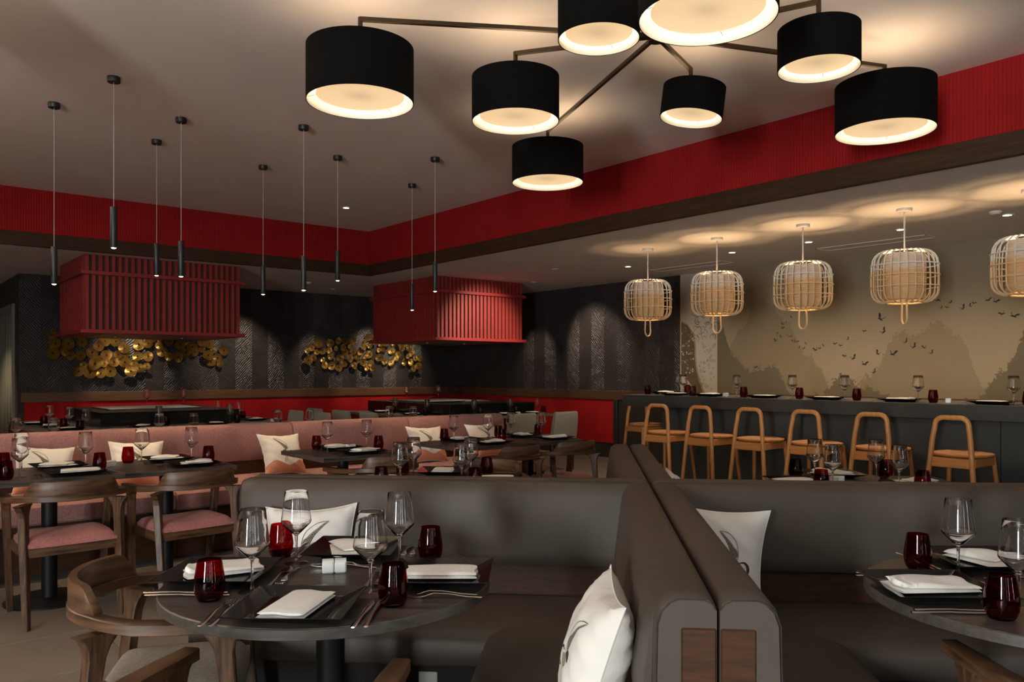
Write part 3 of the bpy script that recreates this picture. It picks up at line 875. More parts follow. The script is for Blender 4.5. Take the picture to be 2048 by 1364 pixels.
# ---------------------------------------------------------------- bar
bar = thing('bar_counter', 'long dark stone bar counter below the rattan lanterns', 'bar counter', (6.6, 2.0, 0))
MB().box(0, -3.2, .967, .90, 4.05, 1.09, b=.005).build('counter_slab', M['bar_stone'], bar)
for k in range(4):
    y0 = -3.0 + 1.655 * k
    MB().box(.16, y0, .02, .86, y0 + 1.651, .967, b=.002).build('front_panel', M['bar_body'], bar)
MB().box(.20, -3.0, 0, .84, 3.6, .02).build('plinth', M['rubber'], bar)

st = thing('bar_stool', '', 'bar stool', (0, 0, 0), 0, 'honey oak bar stools at the counter')
hpth = []
for k in range(7): z = 1.0 * k / 7; hpth.append((-.205 + .088 * k / 7, -.235 + .055 * k / 7, z))
for a in range(0, 91, 15): q = radians(a); hpth.append((-.115 + .058 * (1 - cos(q)), -.178, .955 + .058 * sin(q)))
hpth = hpth + [(-x, y, z) for x, y, z in hpth[::-1]]
MB().tube(hpth, .0185, 10).build('hoop_back', M['oak'], st)
MB().lathe([(0, .728), (.17, .724), (.198, .732), (.206, .742), (.203, .752), (.17, .757), (.10, .752), (0, .750)], 36).build('seat', M['oak_x'], st)
MB().box(-.15, -.20, .655, .15, -.178, .725, b=.004).box(-.15, .13, .675, .15, .152, .725, b=.004).box(-.165, -.19, .665, -.143, .14, .725, b=.004).box(.143, -.19, .665, .165, .14, .725, b=.004).build('apron', M['oak_x'], st)
for s in (-1, 1):
    MB().tube([(s * .205, .215, 0), (s * .150, .14, .725)], [.0135, .0175], 10).build('leg', M['oak'], st)
MB().tube([(-.186, .19, .26), (.186, .19, .26)], .010, 8).build('footrest', M['oak'], st)
P_stool = Proto(st)
for k, y in enumerate((5.10, 4.58, 4.06, 3.52, 2.97, 2.38)):
    P_stool.place((6.24, y, 0), -pi / 2 + (.05, -.02, .02, 0, .03, -.03)[k],
                  'honey oak bar stool along the bar front, %s from the far end' % ('first', 'second', 'third', 'fourth', 'fifth', 'sixth')[k])
P_stool.place((6.98, 6.02, 0), pi - .25, 'honey oak bar stool tucked under the far end of the bar')

# ---------------------------------------------------------------- tableware prototypes
wg = thing('wine_glass', '', 'wine glass', (0, 0, 0), 0, 'clear wine glasses')
bowl_o = [(0, .0862), (.0055, .0865), (.0085, .0895), (.020, .1005), (.036, .1165), (.0430, .1240), (.0452, .1280), (.0458, .1325), (.0450, .140), (.0425, .158), (.0385, .19), (.0352, .222)]
bowl_i = [(.0346, .223), (.0378, .19), (.0418, .158), (.0443, .140), (.0450, .1328), (.0445, .1290), (.0422, .1252), (.0345, .1178), (.018, .1025), (.007, .0945), (0, .0925)]
MB().lathe(bowl_o + bowl_i, 32).build('bowl', M['glass'], wg)
MB().lathe([(0, .0860), (.0050, .0858), (.0046, .076), (.0038, .066), (.0036, .04), (.0042, .014), (.0060, .0075), (0, .0075)], 12).build('stem', M['solid_glass'], wg)
MB().lathe([(.006, .0075), (.014, .0050), (.034, .0022), (.0375, .0015), (.0375, .0003), (0, .0003)], 28).build('foot', M['foot_glass'], wg)
P_wine = Proto(wg)
cu_ = thing('tumbler', '', 'tumbler', (0, 0, 0), 0, 'ruby red tumblers')
MB().lathe([(.0300, .105), (.0335, .085), (.0375, .060), (.0392, .042), (.0375, .022), (.0335, .010), (.0305, .0095), (.0350, .022), (.0372, .042), (.0356, .060), (.0318, .085), (.0288, .105)], 32, closed=True).build('cup_wall', M['red_glass'], cu_)
MB().lathe([(0, .0098), (.0320, .0098), (.0325, .008), (.028, .001), (0, .0005)], 28).build('cup_base', M['red_glass_base'], cu_)
P_cup = Proto(cu_)


def sq(s, z, r=.012, n=3):
    out = []
    for cx, cy, a0 in ((s - r, s - r, 0), (-s + r, s - r, 90), (-s + r, -s + r, 180), (s - r, -s + r, 270)):
        for k in range(n):
            a = radians(a0 + 90 * k / (n - 1)); out.append((cx + r * cos(a), cy + r * sin(a), z))
    return out


pl = MB()
pl.loft([sq(.090, .0006), sq(.092, .006), sq(.100, .0085, .008), sq(.142, .0245, .004), sq(.1425, .0262, .004), sq(.141, .0266, .004), sq(.099, .0120, .007), sq(.093, .0105, .010), sq(.09, .0102, .01)], smooth=False)
plate_me = pl.mesh('square_plate', M['black_china'])


def napkin_mesh(style):
    m = MB(); rr = random.Random(style)

    def sheet(x0, x1, y0, y1, z, th, amp, nx=10, ny=14, foldx=True, sk=0.0):
        # a rounded stack layer with a soft fold along one long edge
        def P(u, v, top):
            x = x0 + (x1 - x0) * u; y = y0 + (y1 - y0) * v
            e = min(1, min(u, 1 - u) * 9) if foldx else 1
            e2 = min(1, min(v, 1 - v) * 12)
            bul = sqrt(max(0, 1 - (1 - e) ** 2)) * (.55 + .45 * e2)
            w = amp * (sin(4 * u + 2 * v + rr_ph) * .5 + sin(7 * v + rr_ph) * .5)
            zz = z + th * .5 + (th * .5 * bul if top else -th * .5 * bul) + (w if top else 0) * bul
            return (x + sk * (v - .5), y + .004 * sin(9 * u + rr_ph), zz)
        rr_ph = rr.uniform(0, 6)
        vs = []; fs = []
        for top in (0, 1):
            for j in range(ny + 1):
                for i in range(nx + 1): vs.append(P(i / nx, j / ny, top))
        K = (nx + 1) * (ny + 1)
        for j in range(ny):
            for i in range(nx):
                a = j * (nx + 1) + i
                fs.append((a, a + nx + 1, a + nx + 2, a + 1)); fs.append((K + a, K + a + 1, K + a + nx + 2, K + a + nx + 1))
        for i in range(nx):
            fs.append((i, i + 1, K + i + 1, K + i)); a = ny * (nx + 1) + i; fs.append((a + 1, a, K + a, K + a + 1))
        for j in range(ny):
            a = j * (nx + 1); fs.append((a + nx + 1, a, K + a, K + a + nx + 1)); a += nx; fs.append((a, a + nx + 1, K + a + nx + 1, K + a))
        m.add(vs, fs, 0, True)
    if style == 0:      # flat oblong fold
        sheet(-.058, .058, -.10, .10, 0, .009, .001); sheet(-.055, .058, -.098, .099, .0088, .010, .0015)
    elif style == 1:    # loose fold, one corner lifted
        sheet(-.07, .065, -.09, .09, 0, .009, .001, sk=.01); sheet(-.072, .05, -.088, .06, .009, .014, .006, sk=-.03)
    else:               # wider, rucked
        sheet(-.062, .062, -.105, .105, 0, .010, .0015, sk=-.008); sheet(-.06, .06, -.085, .10, .0095, .013, .004, sk=.012); sheet(-.03, .055, -.10, -.06, .012, .014, .004)
    return m.mesh('napkin', M['linen'])


nap_me = [napkin_mesh(k) for k in range(3)]


def strip(mb, pts, th):
    """flat tapering blade: pts (y, halfwidth, z)"""
    rings_ = []
    for y, w, z in pts:
        rings_.append([(-w, y, z), (-w * .5, y, z - th * .5), (w * .5, y, z - th * .5), (w, y, z), (w * .5, y, z + th * .5), (-w * .5, y, z + th * .5)])
    return mb.loft(rings_)


def fork_mesh(s=1.0):
    m = MB()
    strip(m, [(-.10, .0045, .003), (-.095, .0075, .003), (-.06, .0055, .0045), (-.01, .0030, .011), (.025, .0028, .012), (.04, .006, .009), (.05, .0105, .006), (.058, .0115, .005)], .0025)
    for k in range(4):
        x = -.0093 + .0062 * k
        mm = Matrix.Translation((x, 0, 0))
        m.loft([[tuple(mm @ Vector(p)) for p in ((-w, y, z - .0008), (w, y, z - .0008), (w, y, z + .0008), (-w, y, z + .0008))] for y, w, z in ((.057, .0019, .005), (.08, .0016, .0045), (.10, .0010, .008))], smooth=False)
    me = m.mesh('fork', M['steel'])
    return me


def knife_mesh():
    m = MB()
    strip(m, [(-.11, .005, .004), (-.105, .0078, .004), (-.06, .0068, .005), (-.015, .0052, .005), (0, .0060, .004), (.04, .0085, .0035), (.085, .0080, .003), (.105, .0045, .003), (.112, .001, .003)], .0042)
    return m.mesh('knife', M['steel'])


def spoon_mesh():
    m = MB()
    strip(m, [(-.095, .0045, .003), (-.09, .0072, .003), (-.05, .005, .005), (0, .0028, .011), (.03, .003, .010), (.042, .010, .006), (.058, .0165, .0045), (.076, .0165, .0045), (.09, .010, .007), (.096, .002, .009)], .003)
    return m.mesh('spoon', M['steel'])


FORK, KNIFE, SPOON = fork_mesh(), knife_mesh(), spoon_mesh()
shk = MB().box(-.017, -.021, 0, .017, .021, .034, b=.004)
for k in range(5):
    pass
shk.loft([[(-.0165, y, .033), (.0165, y, .033), (.0165, y, .033 + h), (-.0165, y, .033 + h)] for y, h in ((-.0205, .001), (-.014, .0045), (0, .0065), (.014, .0045), (.0205, .001))], smooth=False)
shaker_me = shk.mesh('shaker', M['white_china'])


def item(name, me, loc, rz, label, cat, group, rot=None):
    o = inst(name, me, None, loc, rot or (0, 0, rz)); return tag(o, label, cat, group)


def L2W(cx, cy, rz, x, y):
    return cx + x * cos(rz) - y * sin(rz), cy + x * sin(rz) + y * cos(rz)


CUT = 'steel cutlery at the place settings'


def setting(cx, cy, z, rz, place, full=True, nap=0, nrot=0.0, noff=(0, 0), wine=(.15, .145), cup=(.225, .06), plate=True, cutlery='full', prot=0.0):
    """one place setting: local +Y points from the guest into the table. place: how to find it"""
    J = random.uniform
    W = lambda x, y: L2W(cx, cy, rz, x, y)
    if plate:
        item('square_plate', plate_me, (cx, cy, z), rz + prot, 'black square plate %s' % place, 'plate', 'black square plates')
        x, y = W(*noff)
        item('napkin', nap_me[nap], (x, y, z + .0108), rz + nrot, 'folded white napkin %s' % place, 'napkin', 'white napkins on the plates')
    if wine:
        x, y = W(*wine); P_wine.place((x, y, z), J(0, 6), 'clear stemmed wine glass %s' % place, 'clear wine glasses')
    if cup:
        x, y = W(*cup); P_cup.place((x, y, z), J(0, 6), 'ruby red tumbler %s' % place, 'ruby red tumblers')
    if cutlery in ('full', 'side'):
        for k, (xx, nm) in enumerate(((-.192, 'outer'), (-.166, 'inner'))):
            x, y = W(xx, -.02 + J(-.01, .01)); item('fork', FORK, (x, y, z), rz + J(-.06, .06), '%s steel fork %s' % (nm, place), 'fork', CUT)
        for k, (xx, nm) in enumerate(((.192, 'outer'), (.168, 'inner'))):
            x, y = W(xx, -.02 + J(-.01, .01)); item('knife', KNIFE, (x, y, z), rz + J(-.05, .05), '%s steel knife %s' % (nm, place), 'knife', CUT)
    if cutlery == 'full':
        x, y = W(.0, .170); item('spoon', SPOON, (x, y, z), rz + pi / 2 + J(-.08, .08), 'dessert spoon %s' % place, 'spoon', CUT)
        x, y = W(-.01, .196); item('dessert_fork', FORK, (x, y, z), rz - pi / 2 + J(-.08, .08), 'dessert fork %s' % place, 'fork', CUT)


def shakers(cx, cy, z, rz, place):
    for s, nm in ((-1, 'salt'), (1, 'pepper')):
        x, y = L2W(cx, cy, rz, s * .0178, 0)
        item(nm + '_shaker', shaker_me, (x, y, z), rz, 'white china %s shaker of the pair %s' % (nm, place), 'shaker', 'white china shaker pairs')


# ---------------------------------------------------------------- tables
rt_ = thing('round_table', '', 'table', (0, 0, 0), 0, 'dark round pedestal tables')
MB().lathe([(0, .72), (.445, .72), (.452, .724), (.455, .73), (.455, .746), (.452, .75), (0, .75)], 72, smooth=False).build('table_top', M['table_top'], rt_)
MB().lathe([(.4535, .722), (.4558, .7235), (.4558, .7475), (.4535, .7490)], 72).build('edge_band', M['table_edge'], rt_)
MB().lathe([(0, .03), (.04, .03), (.04, .70), (.15, .715), (.15, .72), (0, .72)], 24).build('pedestal', M['black_metal'], rt_)
MB().lathe([(0, 0), (.25, 0), (.25, .012), (.24, .018), (.05, .030), (0, .030)], 40).build('base', M['black_metal'], rt_)
P_round = Proto(rt_)
stt = thing('square_table', '', 'table', (0, 0, 0), 0, 'dark square tables along the pink banquette')
MB().box(-.3285, -.35, .72, .3285, .35, .75, b=.002).build('table_top', M['table_top'], stt)
MB().lathe([(0, .02), (.042, .02), (.042, .70), (.14, .715), (.14, .72), (0, .72)], 24).build('pedestal', M['black_metal'], stt)
MB().lathe([(0, 0), (.235, 0), (.235, .010), (.22, .016), (.05, .022), (0, .022)], 40).build('base', M['black_metal'], stt)
P_sq = Proto(stt)

# ---------------------------------------------------------------- wooden armchairs
def ring4(c, a, b, ha, hb, k=.82):
    """rounded rectangle section, 8 points, axes a,b half sizes ha,hb"""
    out = []
    for x, y in ((1, -k), (1, k), (k, 1), (-k, 1), (-1, k), (-1, -k), (-k, -1), (k, -1)):
        out.append(tuple(Vector(c) + Vector(a) * (ha * x) + Vector(b) * (hb * y)))
    return out


def make_armchair(seat_mat, name_label):
    t = thing('armchair', name_label, 'chair')
    # continuous arm and back rail
    path = [(-.266, .25), (-.272, .14), (-.278, .02)]
    for a in range(10, 171, 10):
        q = radians(a); path.append((-.278 * cos(q), -.02 - .255 * sin(q)))
    path += [(.278, .02), (.272, .14), (.266, .25)]
    rings_ = []
    for i, (x, y) in enumerate(path):
        p0 = Vector(path[max(i - 1, 0)]); p1 = Vector(path[min(i + 1, len(path) - 1)]); tn = (p1 - p0).normalized()
        nrm = Vector((tn.y, -tn.x, 0)); u = min(i, len(path) - 1 - i)
        w = .021 if u == 0 else (.027 if u < 3 else max(.020, .027 - .0018 * (u - 2)))
        z = .648 + .004 * min(u, 6)
        rings_.append(ring4((x, y, z), nrm, (0, 0, 1), w, .016))
    MB().loft(rings_).build('arm_rail', M['walnut_x'], t)
    rings_ = []
    for a in [-54, -53, -52, -50, -48, -46] + list(range(-42, 43, 4)) + [46, 48, 50, 52, 53, 54]:
        q = radians(a); x = .272 * sin(q); y = -.02 - .250 * cos(q)
        nrm = Vector((sin(q), -cos(q), 0)); e = (54 - abs(a)) / 9; e = max(0, min(1, e)); e = e ** .8
        hz = .006 + .036 * e; zc = .682 + hz * .9
        rings_.append(ring4((x * (1 + .0 * e), y - .008 * e, zc), nrm, (0, 0, 1), .0135, hz))
    MB().loft(rings_).build('backrest', M['walnut_x'], t)
    for s in (-1, 1):
        for nm, foot, topp in (('front', (s * .232, .215), (s * .262, .155)), ('rear', (s * .228, -.245), (s * .232, -.165))):
            r_ = []
            tang = Vector((0, 1, 0)) if nm == 'front' else Vector((-s * .62, .78, 0))
            nrm = Vector((tang.y, -tang.x, 0))
            for z, ha, hb in ((0, .015, .017), (.36, .0185, .021), (.50, .0195, .022), (.575, .0195, .025), (.605, .020, .033), (.628, .0205, .047), (.642, .021, .066)):
                u = z / .64
                c = (foot[0] + (topp[0] - foot[0]) * u, foot[1] + (topp[1] - foot[1]) * u, z)
                r_.append(ring4(c, nrm, tang, ha, hb))
            MB().loft(r_, smooth=False).build('leg', M['walnut'], t)
    MB().box(-.225, -.205, .365, .225, -.183, .415, b=.003).box(-.235, .165, .365, .235, .187, .415, b=.003).box(-.245, -.2, .365, -.222, .18, .415, b=.003).box(.222, -.2, .365, .245, .18, .415, b=.003).build('seat_frame', M['walnut_x'], t)
    # upholstered seat with a gentle saddle
    m = MB(); nx, ny = 16, 14; vs = []; fs = []
    for top in (0, 1):
        for j in range(ny + 1):
            for i in range(nx + 1):
                u = i / nx * 2 - 1; v = j / ny * 2 - 1
                ru = (1 - abs(u) ** 5) ** .5 if abs(u) < 1 else 0; rv = (1 - abs(v) ** 5) ** .5 if abs(v) < 1 else 0
                x = .232 * u * (1 - .05 * v * v * abs(u)); y = -.008 + .205 * v * (1 - .05 * u * u * abs(v))
                zt = .418 + .048 * ru * rv + .014 * u * u - .004 * (1 - v * v)
                vs.append((x, y, zt if top else .414))
    K = (nx + 1) * (ny + 1)
    for j in range(ny):
        for i in range(nx):
            a = j * (nx + 1) + i
            fs.append((a, a + nx + 1, a + nx + 2, a + 1)); fs.append((K + a, K + a + 1, K + a + nx + 2, K + a + nx + 1))
    for i in range(nx):
        fs.append((i, i + 1, K + i + 1, K + i)); a = ny * (nx + 1) + i; fs.append((a + 1, a, K + a, K + a + 1))
    for j in range(ny):
        a = j * (nx + 1); fs.append((a + nx + 1, a, K + a, K + a + nx + 1)); a += nx; fs.append((a, a + nx + 1, K + a + nx + 1, K + a))
    m.add(vs, fs, 0, True).build('seat', seat_mat, t)
    return t


P_chair_pink = Proto(make_armchair(M['pink_seat'], ''))
P_chair_grey = Proto(make_armchair(M['seat_grey'], ''))

# ---------------------------------------------------------------- cushions
CUSH = {}


def cushion_mat(name, border, amp, pale):
    t = NT(name); uv = t.coord('UV'); sp = t.node('ShaderNodeSeparateXYZ'); t.link(uv, sp.inputs[0])
    u, v = sp.outputs['X'], sp.outputs['Y']
    wv = t.math('ADD', t.math('MULTIPLY', t.math('SINE', t.math('MULTIPLY', u, 9.)), amp), border)
    msk = t.math('LESS_THAN', v, wv)
    mix = t.node('ShaderNodeMix', data_type='RGBA'); t.link(msk, mix.inputs['Factor'])
    mix.inputs['A'].default_value = (*pale, 1); mix.inputs['B'].default_value = (.60, .25, .15, 1)
    t.col(mix.outputs['Result']).set(.85)
    n = t.noise(t.coord('Object'), 9, 3)
    t.bump(t.math('ADD', n, t.math('MULTIPLY', t.noise(t.coord('Object'), 320, 1), .06)), .35, .02)
    return t.m


M['cush'] = cushion_mat('crane_cushion_cotton', .20, .07, (.74, .71, .66))
M['cush_pale'] = cushion_mat('plain_cushion_cotton', -.2, .0, (.76, .74, .70))
M['ink'] = plain('ink_print', (.035, .036, .034), .85)
M['ink_soft'] = plain('soft_olive_print', (.26, .245, .17), .85)
M['ink_red'] = plain('red_print', (.55, .12, .06), .85)
CT = .088


def csurf(u, v, side=1, S=.192, ph=0.):
    """point on the cushion front (side=1); u,v in -1..1; cushion stands in local XZ, front faces -Y"""
    eu, ev = max(0, 1 - abs(u) ** 2.6), max(0, 1 - abs(v) ** 2.6)
    t = CT * (eu * ev) ** .55
    wr = .0045 * sin(7 * u + 3 * v + ph) * sin(5 * v - 2 * u + ph) * (eu * ev) ** .4 + .004 * sin(16 * (u * .7 + v) + ph) * (1 - eu * ev) * (eu * ev) ** .25 * 2
    x = S * u * (1.03 - .135 * (1 - v * v)); z = S * v * (1.03 - .135 * (1 - u * u))
    return Vector((x, -side * (t + wr), z + S))


def make_cushion(mat, ph):
    t = thing('cushion', '', 'cushion')
    m = MB(); n = 26; vs = []; uv = []; fs = []
    for side in (1, -1):
        for j in range(n + 1):
            for i in range(n + 1):
                u, v = i / n * 2 - 1, j / n * 2 - 1
                vs.append(tuple(csurf(u, v, side, ph=ph))); uv.append((i / n, j / n))
    K = (n + 1) ** 2
    for j in range(n):
        for i in range(n):
            a = j * (n + 1) + i
            fs.append((a, a + 1, a + n + 2, a + n + 1)); fs.append((K + a, K + a + n + 1, K + a + n + 2, K + a + 1))
    # stitch the rim
    rim = [(i, 0) for i in range(n)] + [(n, j) for j in range(n)] + [(n - i, n) for i in range(n)] + [(0, n - j) for j in range(n)]
    ids = [j * (n + 1) + i for i, j in rim]
    for k in range(len(ids)):
        a, b = ids[k], ids[(k + 1) % len(ids)]; fs.append((a, K + a, K + b, b))
    m.uv = uv; m.add(vs, fs, 0, True); m.build('cover', mat, t)
    pts = [csurf(i / n * 2 - 1, j / n * 2 - 1, 1, ph=ph) for i, j in rim]
    MB().tube([(p.x, 0, p.z) for p in pts], .0022, 5, closed=True).build('piping', M['cush_pale'], t)
    return t


def crane_print(t, ph, flip=1, du=0.0, sx=1.0):
    """ink drawing laid on the cover: wing, body, curved neck, head"""
    ink, soft, red = MB(), MB(), MB()

    def stroke(mb, pts, w, off=.0016):
        P = []
        N = 8
        pp = [Vector(p) for p in pts]
        for i in range(len(pp) - 1):
            p0, p1, p2, p3 = pp[max(i - 1, 0)], pp[i], pp[i + 1], pp[min(i + 2, len(pp) - 1)]
            for k in range(N):
                q = k / N
                P.append(.5 * ((2 * p1) + (p2 - p0) * q + (2 * p0 - 5 * p1 + 4 * p2 - p3) * q * q + (3 * p1 - p0 - 3 * p2 + p3) * q ** 3))
        P.append(pp[-1]); vs = []; fs = []
        for i, p in enumerate(P):
            d = (P[min(i + 1, len(P) - 1)] - P[max(i - 1, 0)]).normalized(); nn = Vector((-d.y, d.x)) * (w if not callable(w) else w(i / (len(P) - 1)))
            for q in (p + nn, p - nn):
                s = csurf(q.x * flip * sx + du, q.y * (.5 + .5 * sx), 1, ph=ph); s.y -= off; vs.append(tuple(s))
        for i in range(len(P) - 1): fs.append((2 * i, 2 * i + 1, 2 * i + 3, 2 * i + 2))
        mb.add(vs, fs, 0, True)
    # wing feathers
    for k in range(9):
        a = k / 8
        b0 = (-.06 + .10 * a, -.02 + .12 * a); tip = (-.52 + .30 * a, .66 - .30 * a + .05 * sin(5 * a))
        mid = ((b0[0] + tip[0]) / 2 + .05, (b0[1] + tip[1]) / 2 + .04)
        stroke(soft if k % 2 else ink, [b0, mid, tip], lambda u: .012 * (1 - u) + .004)
        stroke(soft, [(b0[0] + .02, b0[1]), (mid[0] + .035, mid[1]), (tip[0] + .03, tip[1] - .02)], lambda u: .022 * (1 - u) + .004, .0011)
    stroke(ink, [(-.5, .66), (-.25, .62), (-.02, .42), (.07, .12), (.02, -.06)], .007)
    # body, tail
    stroke(ink, [(-.28, -.16), (-.16, -.06), (-.04, -.06)], lambda u: .05 * sin(pi * u) + .012)
    stroke(soft, [(-.22, -.24), (-.05, -.18), (.08, -.10)], lambda u: .06 * sin(pi * u) + .01)
    stroke(ink, [(-.2, -.28), (-.02, -.22), (.14, -.10)], .006)
    # neck and head
    stroke(ink, [(.10, -.06), (.24, -.03), (.34, -.10), (.35, -.22), (.26, -.30), (.17, -.31)], lambda u: .012 + .026 * sin(pi * u) ** 2)
    stroke(red, [(.09, -.33), (.18, -.32)], .026)
    stroke(ink, [(.17, -.34), (.32, -.42)], lambda u: .014 * (1 - u) + .003)
    # legs
    stroke(ink, [(-.10, -.26), (-.16, -.62)], .008); stroke(ink, [(-.03, -.26), (-.06, -.60)], .007)
    ink.build('crane_print', M['ink'], t)
    soft.build('feather_print', M['ink_soft'], t)
    red.build('crown_print', M['ink_red'], t)


def cushion(x, y, z, rz, lean, label, mat='cush', ph=1.0, crane=True, flip=1, roll=0.0, group='crane print cushions', size=1.0, du=0.0):
    t = make_cushion(M[mat], ph)
    if crane: crane_print(t, ph, flip, du, 1.0 if du == 0 else .72)
    t.location = (x, y, z); t['label'] = label; t['group'] = group
    # lean: top tilts away from the front (-Y) face
    R = Matrix.Rotation(rz, 3, 'Z') @ Matrix.Rotation(-lean, 3, 'X') @ Matrix.Rotation(roll, 3, 'Y')
    t.rotation_euler = R.to_euler(); t.scale = (size,) * 3
    return t


# ---------------------------------------------------------------- taupe booths: a cross of four back-to-back corner sofas
BX, BY = 2.485, 2.123
booth_root_rot = radians(-45)      # local +Y runs away from the camera, +X to its right


def Bw(v, u, z=0):
    return (BX + v * .70711 + u * .70711, BY - v * .70711 + u * .70711, z)


PAD = [(.003, .575), (.003, .878), (.010, .892), (.026, .899), (.075, .900), (.096, .893), (.112, .876), (.121, .85), (.130, .79), (.140, .71), (.150, .63), (.149, .60), (.138, .58), (.12, .575)]
SEAT = [(.105, .335), (.105, .455), (.14, .46), (.40, .462), (.55, .458), (.585, .446), (.598, .425), (.600, .38), (.592, .35), (.575, .335)]
LB = 1.67


def booth(sv, su, label):
    t = thing('corner_booth', label, 'booth sofa', (BX, BY, 0), booth_root_rot, 'taupe leather corner booths')

    def extr(name, prof, mat, L0, L1, smooth=True, along='v'):
        """profile (w, z); along v: w runs on u; mitred on the diagonal at the inner corner"""
        N = 10; rings_ = []
        for k in range(N + 1):
            r = []
            for w, z in prof:
                s = max(w, L0) if L0 == 0 else L0
                a = s + (L1 - s) * k / N
                r.append((sv * a, su * w, z) if along == 'v' else (sv * w, su * a, z))
            rings_.append(r)
        return MB().loft(rings_, smooth=smooth).build(name, mat, t)
    END = .06
    for along in ('v', 'u'):
        extr('back_pad', PAD, M['leather'], 0, LB - END, True, along)
        extr('back_veneer', [(.003, .33), (.003, .575), (.105, .575), (.105, .33)], M['booth_wood'], 0, LB - END, False, along)
        extr('seat_cushion', SEAT, M['leather'], 0, LB - .03, True, along)
        extr('seat_base', [(.003, .0), (.003, .33), (.555, .33), (.555, .0)], M['booth_dark'], 0, LB - END, False, along)
        # padded end with a veneer panel let into it
        def bx(mb, w0, a0, z0, w1, a1, z1, b):
            if along == 'v': mb.box(sv * a0, su * w0, z0, sv * a1, su * w1, z1, b=b)
            else: mb.box(sv * w0, su * a0, z0, sv * w1, su * a1, z1, b=b)
        e = MB(); r_ = []
        outl = [(.003, 0), (.003, .878), (.010, .892), (.026, .899), (.075, .900), (.096, .893), (.112, .876), (.121, .85), (.128, .6), (.132, 0)]
        for a in (LB - END, LB - .012, LB):
            q = 0 if a < LB - .02 else (.0 if a < LB else .006)
            r_.append([((sv * a, su * (w - q if w > .01 else w), z - (q if z > .5 else 0)) if along == 'v' else (sv * (w - q if w > .01 else w), su * a, z - (q if z > .5 else 0))) for w, z in outl])
        e.loft(r_, smooth=True)
        eo = e.build('end_pad', M['leather'], t)
        pnl = MB(); bx(pnl, .004, LB - .02, .02, .072, LB + .0045, .838, .003); pnl.build('end_veneer', M['booth_wood_z'], eo)
        s_ = MB()
        pts = [(.130, .02), (.126, .5), (.119, .845), (.110, .870), (.094, .886), (.075, .8935), (.028, .893), (.012, .886), (.005, .874)]
        P = []
        for w, z in pts: P.append((sv * LB, su * w, z) if along == 'v' else (sv * w, su * (LB + .0005), z))
        s_.tube(P, .0014, 5); s_.build('stitching', M['stitch'], eo)
    return t


M['booth_wood_z'] = wood('booth_end_veneer', (.026, .0095, .003), (.058, .023, .008), 'x', 9, .45, **{'Specular IOR Level': .3})
booth(-1, -1, 'taupe leather corner booth behind the complete front round table')
booth(1, -1, 'taupe leather corner booth beside the round table cut by the right edge')
booth(-1, 1, 'taupe leather corner booth nearer the pink banquette, facing away')
booth(1, 1, 'taupe leather corner booth nearer the bar, facing away')

# cushions on the booths
p = Bw(-.285, -1.22); cushion(p[0], p[1], .455, radians(-45 - 90 + 4), radians(17), 'white crane cushion seen edge on against the near dividing backrest', ph=2.1, roll=.03, size=.93, flip=-1, du=.22)
p = Bw(-1.33, -.262); cushion(p[0], p[1], .462, radians(-45 + 4), radians(17), 'white cushion behind the wine glasses of the front round table', ph=.4, crane=True, flip=-1, mat='cush_pale', roll=-.05, size=.93)
p = Bw(.185, -.285); cushion(p[0], p[1], .462, radians(-45 - 14), radians(15), 'white crane cushion in the right booth corner by the divider', ph=1.3, roll=.05, du=.52)
p = Bw(.235, .75); cushion(p[0], p[1], .462, radians(-45 + 90), radians(12), 'white cushion corner showing behind the far dividing backrest', ph=.9, mat='cush_pale', crane=False)

# small plate on the booth base under the table
op = MB().box(-.033, -.006, -.045, .033, 0, .045, b=.004).build('outlet_plate', M['steel_frame'])
q = Bw(-.80, -.556, .265); op.location = q; op.rotation_euler = (0, 0, booth_root_rot)
tag(op, 'grey outlet plate on the booth base under the front round table', 'outlet')

# round tables and their settings
TR = radians(-41)
T1, T2, T3, T4 = (1.054, 2.088), (2.462, .722), (2.43, 3.575), (4.06, 2.075)
for c, l in ((T1, 'dark round pedestal table laid for four, complete at the front'), (T2, 'dark round pedestal table cut by the right picture edge'),
             (T3, 'dark round table behind the left booth backrest'), (T4, 'dark round table between the right booth and the bar')):
    P_round.place((c[0], c[1], 0), radians(-41 + random.uniform(-3, 3)), l)


def round_settings(c, name, names, which, naps, cutlery):
    for k in range(4):
        if k not in which: continue
        a = TR + k * pi / 2      # guest's facing direction = local +Y rotated by a
        fx, fy = -sin(a), cos(a)
        setting(c[0] - fx * .318, c[1] - fy * .318, .75, a, '%s the %s of the %s' % ('at' if 'setting' in names[k] else 'on', names[k], name), nap=naps[k][0], nrot=naps[k][1], noff=naps[k][2], cutlery=cutlery)


# k: 0 nearest the camera, 1 facing toward the viewer's left, 2 facing the viewer, 3 facing right
round_settings(T1, 'front round table', ('nearest setting', 'setting beside the divider', 'setting before the cushion', 'setting before the armchair'), (0, 1, 2, 3),
               ((0, -.14, (.0, -.005)), (0, .03, (-.0, .0)), (1, .35, (.01, .01)), (2, .5, (-.02, .0))), 'full')
round_settings(T2, 'right edge table', ('nearest setting', 'outer setting', 'setting facing the viewer', 'setting beside the divider'), (0, 2, 3),
               ((0, .1, (0, 0)), (0, 0, (0, 0)), (1, .4, (0, 0)), (2, .05, (0, 0))), 'full')
round_settings(T3, 'table behind the left booth', ('booth side', 'divider side', 'chair side', 'outer side'), (0, 1, 2, 3),
               ((1, .3, (0, 0)), (0, .1, (0, 0)), (0, 0, (0, 0)), (0, .1, (0, 0))), 'none')
round_settings(T4, 'table behind the right booth', ('booth side', 'outer side', 'bar side', 'divider side'), (0, 1, 2, 3),
               ((1, .0, (0, 0)), (1, .2, (0, 0)), (2, .6, (0, 0)), (0, .2, (0, 0))), 'none')
